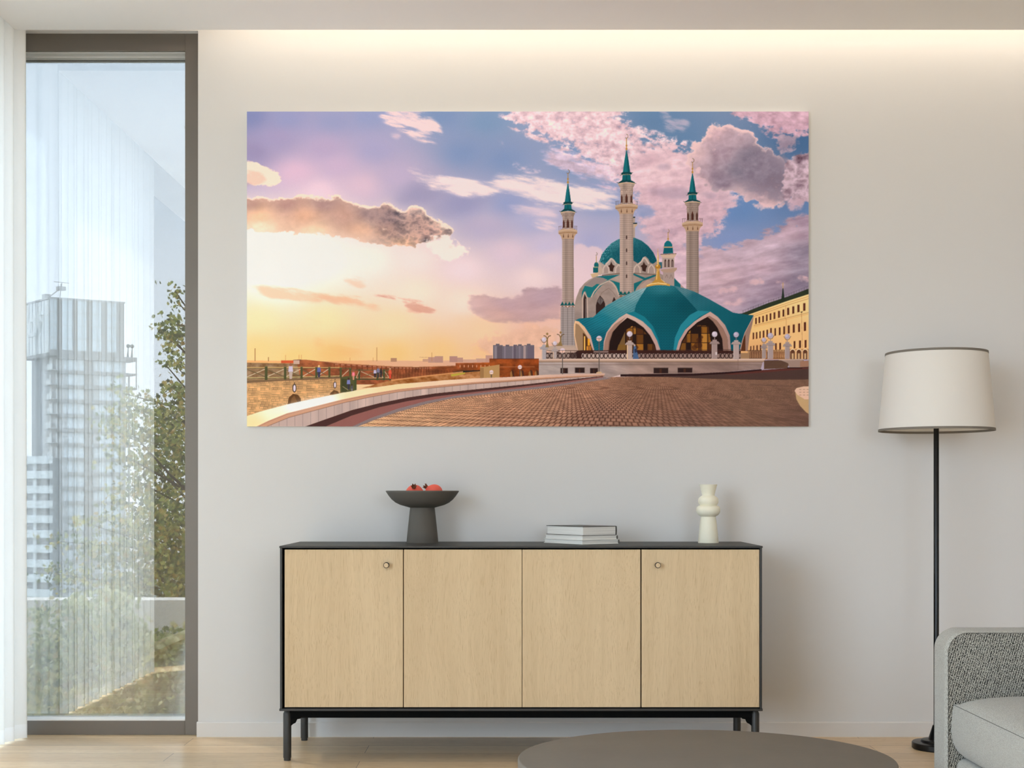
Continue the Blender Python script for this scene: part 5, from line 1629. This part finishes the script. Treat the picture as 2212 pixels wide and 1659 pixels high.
def leaves(name, spots, size, m, parent, droop=0.5):
    """Real lobed leaves, folded along the midrib; spots is an array of points."""
    k = len(OUT)
    n = len(spots)
    rs = np.random.RandomState(len(spots))
    base = np.array([(x, y, -0.22 * abs(x)) for x, y in OUT] + [(0, .02, .02)], np.float32)
    ang = rs.rand(n) * 2 * np.pi
    tilt = (rs.rand(n) - .5) * 2.2
    tip = (rs.rand(n) - droop) * 2.0
    s = size * (.6 + .8 * rs.rand(n))
    V = np.empty((n, k + 1, 3), np.float32)
    for i in range(n):
        R = Matrix.Rotation(ang[i], 3, 'Z') @ Matrix.Rotation(math.pi / 2 + tilt[i], 3, 'X') @ Matrix.Rotation(tip[i], 3, 'Y')
        V[i] = (base * s[i]) @ np.array(R, np.float32).T + spots[i]
    tri = np.array([(j, (j + 1) % k, k) for j in range(k)], np.int32)
    T = (tri[None] + (np.arange(n) * (k + 1))[:, None, None]).reshape(-1, 3).astype(np.int32)
    me = bpy.data.meshes.new(name)
    me.vertices.add(n * (k + 1))
    me.vertices.foreach_set('co', V.ravel())
    me.loops.add(T.size)
    me.loops.foreach_set('vertex_index', T.ravel())
    me.polygons.add(len(T))
    me.polygons.foreach_set('loop_start', np.arange(0, T.size, 3, dtype=np.int32))
    me.update(calc_edges=True)
    me.materials.append(m)
    return link(bpy.data.objects.new(name, me), parent)


def clump(c, r, n, rs):
    d = rs.normal(size=(n, 3)) * .5
    return np.array(c) + d * np.array(r)


# ground of the garden terrace, retaining wall, and the far ground below
gz = -.22
bm = bmesh.new(); box(bm, -16, 5.45, gz - .3, 10, 9.0, gz)
gt = struct(build('garden_ground', bm, M['soil']))
bm = bmesh.new(); box(bm, -16, 9.0, gz - .6, 10, 9.25, .222)
tag(build('garden_wall', bm, M['render']), 'low cream rendered garden wall behind the shrubs outside the window', 'wall')
bm = bmesh.new(); box(bm, -16, 9.25, gz - .8, 10, 16, gz - .25); struct(build('slope_ground', bm, M['soil']))
bm = bmesh.new(); box(bm, -400, 20, -34, 200, 480, -32); struct(build('far_ground', bm, mat('hazy_far_ground', lin(150, 152, 140), .95, vary=(.02, .15))))  # distance haze is put into this grey-green

# the plane tree: clumps of leaves placed where the photograph shows them, each at its own depth
rs = np.random.RandomState(4)
tx, ty = -2.55, 11.6
tree = tag(empty('plane_tree', (tx, ty, gz - .25)), 'tall tree with lobed green and yellowing leaves behind the garden wall', 'tree')
to = -np.array((tx, ty, gz - .25))
cl = [(378, 628, 12, 14, 30), (386, 655, 8, 18, 30), (380, 700, 18, 26, 90), (374, 730, 20, 26, 120), (345, 715, 10, 10, 14), (380, 775, 16, 22, 80), (358, 788, 10, 8, 14), (388, 800, 10, 16, 30),
      (386, 850, 14, 26, 130), (392, 890, 14, 30, 150), (330, 862, 12, 12, 30), (350, 900, 26, 26, 200), (318, 892, 14, 14, 50), (268, 850, 14, 24, 60), (290, 880, 20, 20, 80), (255, 900, 26, 26, 120),
      (240, 930, 16, 20, 60), (285, 935, 24, 30, 150), (345, 945, 34, 30, 260), (380, 960, 24, 40, 300), (270, 985, 20, 24, 90), (330, 1000, 36, 34, 260), (378, 1030, 26, 44, 330), (300, 1040, 30, 34, 180),
      (345, 1075, 36, 36, 300), (260, 1080, 24, 30, 110), (385, 1110, 22, 44, 300), (320, 1120, 36, 40, 300), (185, 1130, 12, 18, 40), (225, 1120, 12, 12, 30), (275, 1145, 30, 34, 180), (360, 1160, 36, 40, 360),
      (310, 1190, 40, 40, 330), (380, 1210, 30, 44, 400), (130, 1170, 18, 18, 60), (200, 1190, 26, 26, 110), (250, 1200, 30, 34, 180), (340, 1250, 44, 36, 420), (385, 1275, 24, 30, 300), (290, 1265, 44, 36, 300),
      (230, 1265, 36, 30, 180), (170, 1250, 30, 30, 120), (120, 1240, 24, 26, 70)]
pts = []
hub = []
for (x, y, a, b, n) in cl:
    D = 11.3 + rnd.uniform(-.9, .9)
    c = P(x, y, D)
    hub.append(c)
    pts.append(clump(c, (px(a, D) * 1.1, .45, px(b, D) * 1.1), int(n * 1.15), rs))
    # the crown goes on behind the window's edge and to the back
    if x > 370:
        c2 = c + Vector((rnd.uniform(.35, .9), rnd.uniform(-.3, .8), rnd.uniform(-.1, .3)))
        pts.append(clump(c2, (.3, .4, .35), n // 2, rs))
# the rest of the crown, hidden from here by the wall
for k in range(26):
    a = rnd.uniform(0, 6.28)
    c = (tx + .3 + rnd.uniform(.2, 1.5), ty + rnd.uniform(-1.0, 1.3), rnd.uniform(.4, 4.2))
    pts.append(clump(c, (.45, .45, .4), 110, rs))
pts = np.concatenate(pts) + to
leaves('foliage', pts.astype(np.float32), .037, M['leaf_tree'], tree)
bm = bmesh.new()
tube(bm, [(0, 0, 0), (.02, .02, .8), (-.02, 0, 1.8), (.06, .05, 2.8), (.05, 0, 3.8)], [.13, .11, .09, .06, .02], 12)
build('trunk', bm, M['bark'], tree, smooth=True)
bm = bmesh.new()
for c in hub:
    e = Vector(c) + Vector(to)
    s = Vector((0, 0, max(.3, e.z - rnd.uniform(.2, .9))))
    mid = s.lerp(e, .55) + Vector((rnd.uniform(-.06, .06), rnd.uniform(-.06, .06), rnd.uniform(-.02, .12)))
    tube(bm, [s, mid, e], [.022, .011, .004], 6)
build('branches', bm, M['bark'], tree, smooth=True)

# shrubs in front of the garden wall
shrubs = [(-2.75, 8.35, [(95, 1390, 34, 46, 240), (100, 1460, 44, 44, 300), (85, 1330, 22, 24, 90), (130, 1420, 36, 50, 260), (80, 1500, 30, 30, 160)], 'tallest pale green shrub at the left below the tower'),
          (-2.42, 7.7, [(175, 1370, 36, 60, 340), (180, 1450, 40, 44, 330), (165, 1310, 26, 26, 120), (205, 1400, 30, 50, 260), (190, 1500, 44, 30, 240)], 'bushy olive shrub second from the left outside the window'),
          (-2.08, 7.05, [(255, 1360, 34, 54, 340), (270, 1430, 34, 46, 330), (245, 1300, 24, 26, 130), (290, 1395, 22, 44, 220), (270, 1490, 40, 34, 280)], 'bushy shrub with yellow leaves left of the bare garden wall'),
          (-1.72, 6.4, [(345, 1400, 34, 26, 200), (375, 1395, 22, 34, 170), (350, 1450, 36, 40, 320), (385, 1450, 20, 44, 220), (350, 1510, 46, 30, 300)], 'low olive shrub at the right beside the window frame')]
for (sx_, sy_, cs, lab) in shrubs:
    sh_ = tag(empty('garden_shrub', (sx_, sy_, gz)), lab, 'shrub')
    so = -np.array((sx_, sy_, gz))
    pts = []
    bm = bmesh.new()
    for (x, y, a, b, n) in cs:
        D = sy_ + rnd.uniform(-.1, .1)
        c = P(x, y, D)
        pts.append(clump(c, (px(a, D), .24, px(b, D)), int(n * 2.2), rs))
        e = Vector(c) + Vector(so)
        tube(bm, [(rnd.uniform(-.05, .05), rnd.uniform(-.05, .05), 0), e * .5 + Vector((.03, 0, .05)), e], [.009, .006, .002], 6)
    build('stems', bm, M['bark'], sh_, smooth=True)
    pts = np.concatenate(pts)
    pts[:, 2] = np.maximum(pts[:, 2], gz + .02)
    leaves('foliage', (pts + so).astype(np.float32), .028, M['leaf_shrub'], sh_)

# fallen leaves and ground cover: nobody could count it
n = 14000
yy = 5.6 + 3.3 * rs.rand(n)
xx = -.39 * yy + (.20 * yy) * rs.rand(n)
pts = np.stack([xx, yy, gz + .015 + .05 * rs.rand(n) ** 2], -1).astype(np.float32)
gc = leaves('ground_cover', pts, .046, M['leaf_ground'], None, droop=.5)
tag(gc, 'olive and brown leafy ground cover below the shrubs outside the window', 'ground cover', kind='stuff')

# ---------------------------------------------------------------- tower block far away
TD = 265.0
M['tower_wall'] = mat('tower_grey_hazed', lin(208, 205, 202), .8, vary=(.2, .06))  # grey, dark and recess colours lightened to hold the distance haze
M['tower_dark'] = mat('tower_dark_hazed', lin(172, 167, 162), .8)
M['tower_white'] = mat('tower_white_cladding', lin(252, 252, 250), .7)
M['tower_glass'] = mat('tower_glass_sky_tone', lin(238, 244, 248), .5, spec=.3)  # sky-like colour stands in for reflected sky
M['tower_recess_hazed'] = mat('tower_recess_hazed', lin(158, 158, 158), .8)
corner = P(107, 645, TD)
rd = Vector((13.2, 7.0, 0)).normalized()             # along the shaded face
ld = Vector((-9.0, 9.9, 0)).normalized()            # along the white face
up = Vector((0, 0, 1))
base_z, crown_z, top_z = -32.0, 29.6, corner.z
LR, LL = 14.9, 14.0
tw = tag(empty('apartment_tower', (corner.x, corner.y, base_z)), 'tall grey and white apartment tower with balconies in the distance', 'building')
tof = -tw.location


def T(r, l, z):
    return Vector((corner.x, corner.y, 0)) + rd * r + ld * l + up * z + tof


def tb(bm, r0, r1, l0, l1, z0, z1, mi=0):
    obox(bm, T(r0, l0, z0), rd * (r1 - r0), ld * (l1 - l0), up * (z1 - z0), mi)


bm = bmesh.new(); tb(bm, 0, LR, 0, LL, crown_z, top_z); build('crown_block', bm, M['tower_dark'], tw)
bm = bmesh.new(); tb(bm, -.15, LR + .15, -.15, LL + .15, top_z, top_z + .35); build('roof_edge', bm, M['tower_wall'], tw)
# tall glass bays between dark piers on the shaded face
for a, b in ((.1, 1.25), (2.25, 4.0), (5.0, 6.55), (7.7, 9.3), (10.4, 12.0)):
    a, b = a * 1.1, b * 1.1
    bm = bmesh.new(); tb(bm, a, b, -.12, .1, crown_z + 1.2, top_z - .1, 0)
    for zz in (crown_z + 3.5, crown_z + 6.2, crown_z + 8.8):
        tb(bm, a, b, -.17, .1, zz, zz + .18, 1)
    tb(bm, (a + b) / 2 - .07, (a + b) / 2 + .07, -.17, .1, crown_z + 1.2, top_z - .1, 1)
    build('glass_bay', bm, [M['tower_glass'], M['tower_wall']], tw)
# white panels on the sunlit face
bm = bmesh.new(); tb(bm, -.18, .1, .15, LL, crown_z + .6, top_z - .2, 0)
for l in (2.1, 3.6, 5.4, 6.3, 8.2, 9.9):
    tb(bm, -.24, .1, l, l + .16, crown_z + .6, top_z - .2, 1)
build('white_facade', bm, [M['tower_white'], M['tower_recess_hazed']], tw)
# big white letters on the sunlit face
for parts in (((3.3, 4.0, 5.6, 2.4), (1.9, 4.0, 3.1, 2.4), (2.3, 4.0, 4.5, 3.9)),
              ((5.4, 6.1, 7.2, 3.4), (8.0, 8.7, 7.2, 3.4), (5.4, 8.7, 4.1, 3.4), (5.4, 8.7, 7.2, 6.5))):
    bm = bmesh.new()
    for (l0, l1, za, zb_) in parts:
        tb(bm, -.9, -.5, l0, l1, top_z - za, top_z - zb_)
    build('sign_letter', bm, M['tower_white'], tw)
# rooftop gear
bm = bmesh.new()
tb(bm, 1.2, 2.4, 5.5, 7.0, top_z + .3, top_z + 1.7); tb(bm, 2.5, 4.0, 2.0, 3.2, top_z + 2.2, top_z + 3.0)
tube(bm, [T(1.6, 8.0, top_z + .2), T(3.0, 2.0, top_z + 2.6)], .12, 6)
tube(bm, [T(3.0, 2.5, top_z + .2), T(3.2, 2.4, top_z + 3.6)], .1, 6)
tube(bm, [T(2.0, 3.0, top_z + 4.0), T(4.6, 1.8, top_z + 3.7)], .07, 6)
tube(bm, [T(3.3, 2.4, top_z + 2.6), T(3.4, 2.4, top_z + 3.9)], .07, 6)
build('roof_mast', bm, M['tower_wall'], tw)
# body below, its floors, windows and balconies
r0, r1 = 1.9, 15.4
bm = bmesh.new(); tb(bm, r0, r1, .4, LL, base_z, crown_z - .05); build('tower_body', bm, M['tower_wall'], tw)
bm = bmesh.new(); tb(bm, r0 - .3, r0 + .1, 8.8, 13.4, -8, crown_z - .05); build('white_pier', bm, M['tower_recess_hazed'], tw)
bm = bmesh.new(); tb(bm, 7.1, 8.5, .1, .5, base_z, crown_z - 1.2); build('pier', bm, M['tower_dark'], tw)
for k in range(20):
    z = crown_z - 3.0 * (k + 1)
    bm = bmesh.new(); tb(bm, r0 - .5, r1 + .3, -.35, .5, z + 2.35, z + 3.0); tb(bm, r1, r1 + 2.0, -.35, 3.4, z + 2.55, z + 2.95)
    build('floor_slab', bm, M['tower_dark'], tw)
    for (a, b, cuts) in ((2.6, 6.9, (3.4, 4.6, 5.7)), (8.7, 14.4, (9.6, 10.9, 12.6))):
        bm = bmesh.new(); tb(bm, a, b, .25, .45, z + .15, z + 2.3, 0)
        for c in cuts:
            tb(bm, c, c + .22, .2, .45, z + .15, z + 2.3, 1)
        tb(bm, a, a + .35 + .4 * ((k * 7) % 3), .18, .45, z + .15, z + 2.3, 1)
        build('window', bm, [M['tower_glass'], M['tower_wall']], tw)
    # balconies on the sunlit face
    bm = bmesh.new(); tb(bm, r0 - 1.3, r0, .3, 4.8, z + .05, z + .25, 1)
    o_ = .5 * ((k * 5) % 3)
    tb(bm, r0 - 1.35, r0 - 1.2, .3 + o_, 2.6 + o_ * .5, z + .2, z + 1.35, 0)
    tb(bm, r0 - .3, r0 - .1, 3.0 + o_ * .6, 4.2, z + .2, z + 2.4, 0)
    tb(bm, r0 - .35, r0 - .1, .6, .9, z + .2, z + 2.6, 0)
    build('balcony', bm, [M['tower_white'], M['tower_wall']], tw)
bm = bmesh.new(); tube(bm, [T(r1 + 1.9, -.2, crown_z - 6), T(r1 + 1.9, -.2, crown_z + .1)], .13, 6); tube(bm, [T(r1 + 1.9, 3.2, base_z), T(r1 + 1.9, 3.2, crown_z - 3)], .2, 6)
build('balcony_post', bm, M['tower_dark'], tw)
bm = bmesh.new(); tb(bm, r1 - .6, r1 + 2.0, -.35, 3.4, crown_z - .5, crown_z + .35); build('roof_terrace', bm, M['tower_dark'], tw)
bm = bmesh.new()
for a in (15.9, 16.7):
    tube(bm, [T(a, .6, crown_z + .3), T(a + .1, .6, crown_z + 2.4)], [.25, .08], 6); lathe(bm, [(0, -.5), (.42, -.1), (.4, .3), (0, .55)], tuple(T(a + .1, .6, crown_z + 2.7)), 10)
build('terrace_plant', bm, mat('dark_terrace_plant', lin(92, 100, 88), .9), tw)

# lower white block with long balconies, left of the tower
bc = P(105, 985, 246.0)
lb = tag(empty('apartment_block', (bc.x, bc.y, -40)), 'white apartment block with stacked balcony bands in front of the tower', 'building')
lo_ = -lb.location
bd, bn = Vector((-.93, .37, 0)), Vector((.08, .99, 0))


def bb(bm, s0, s1, d0, d1, z0, z1, mi=0):
    obox(bm, Vector((bc.x, bc.y, 0)) + bd * s0 + bn * d0 + up * z0 + lo_, bd * (s1 - s0), bn * (d1 - d0), up * (z1 - z0), mi)


bm = bmesh.new(); bb(bm, .4, 16, 1.2, 6, -40, bc.z - .3); build('block_body', bm, M['tower_recess_hazed'], lb)
for k in range(12):
    z = bc.z - 2.82 * k
    bm = bmesh.new(); bb(bm, -.2, 15, -.2, 1.4, z - 1.45, z); build('balcony_band', bm, M['tower_white'], lb)
    bm = bmesh.new(); bb(bm, .7, 3.2, 1.0, 1.25, z - 2.8, z - 1.5, 0); bb(bm, 3.5, 4.3, 1.0, 1.25, z - 2.8, z - 1.5, 1); build('window', bm, [M['tower_dark'], M['tower_white']], lb)
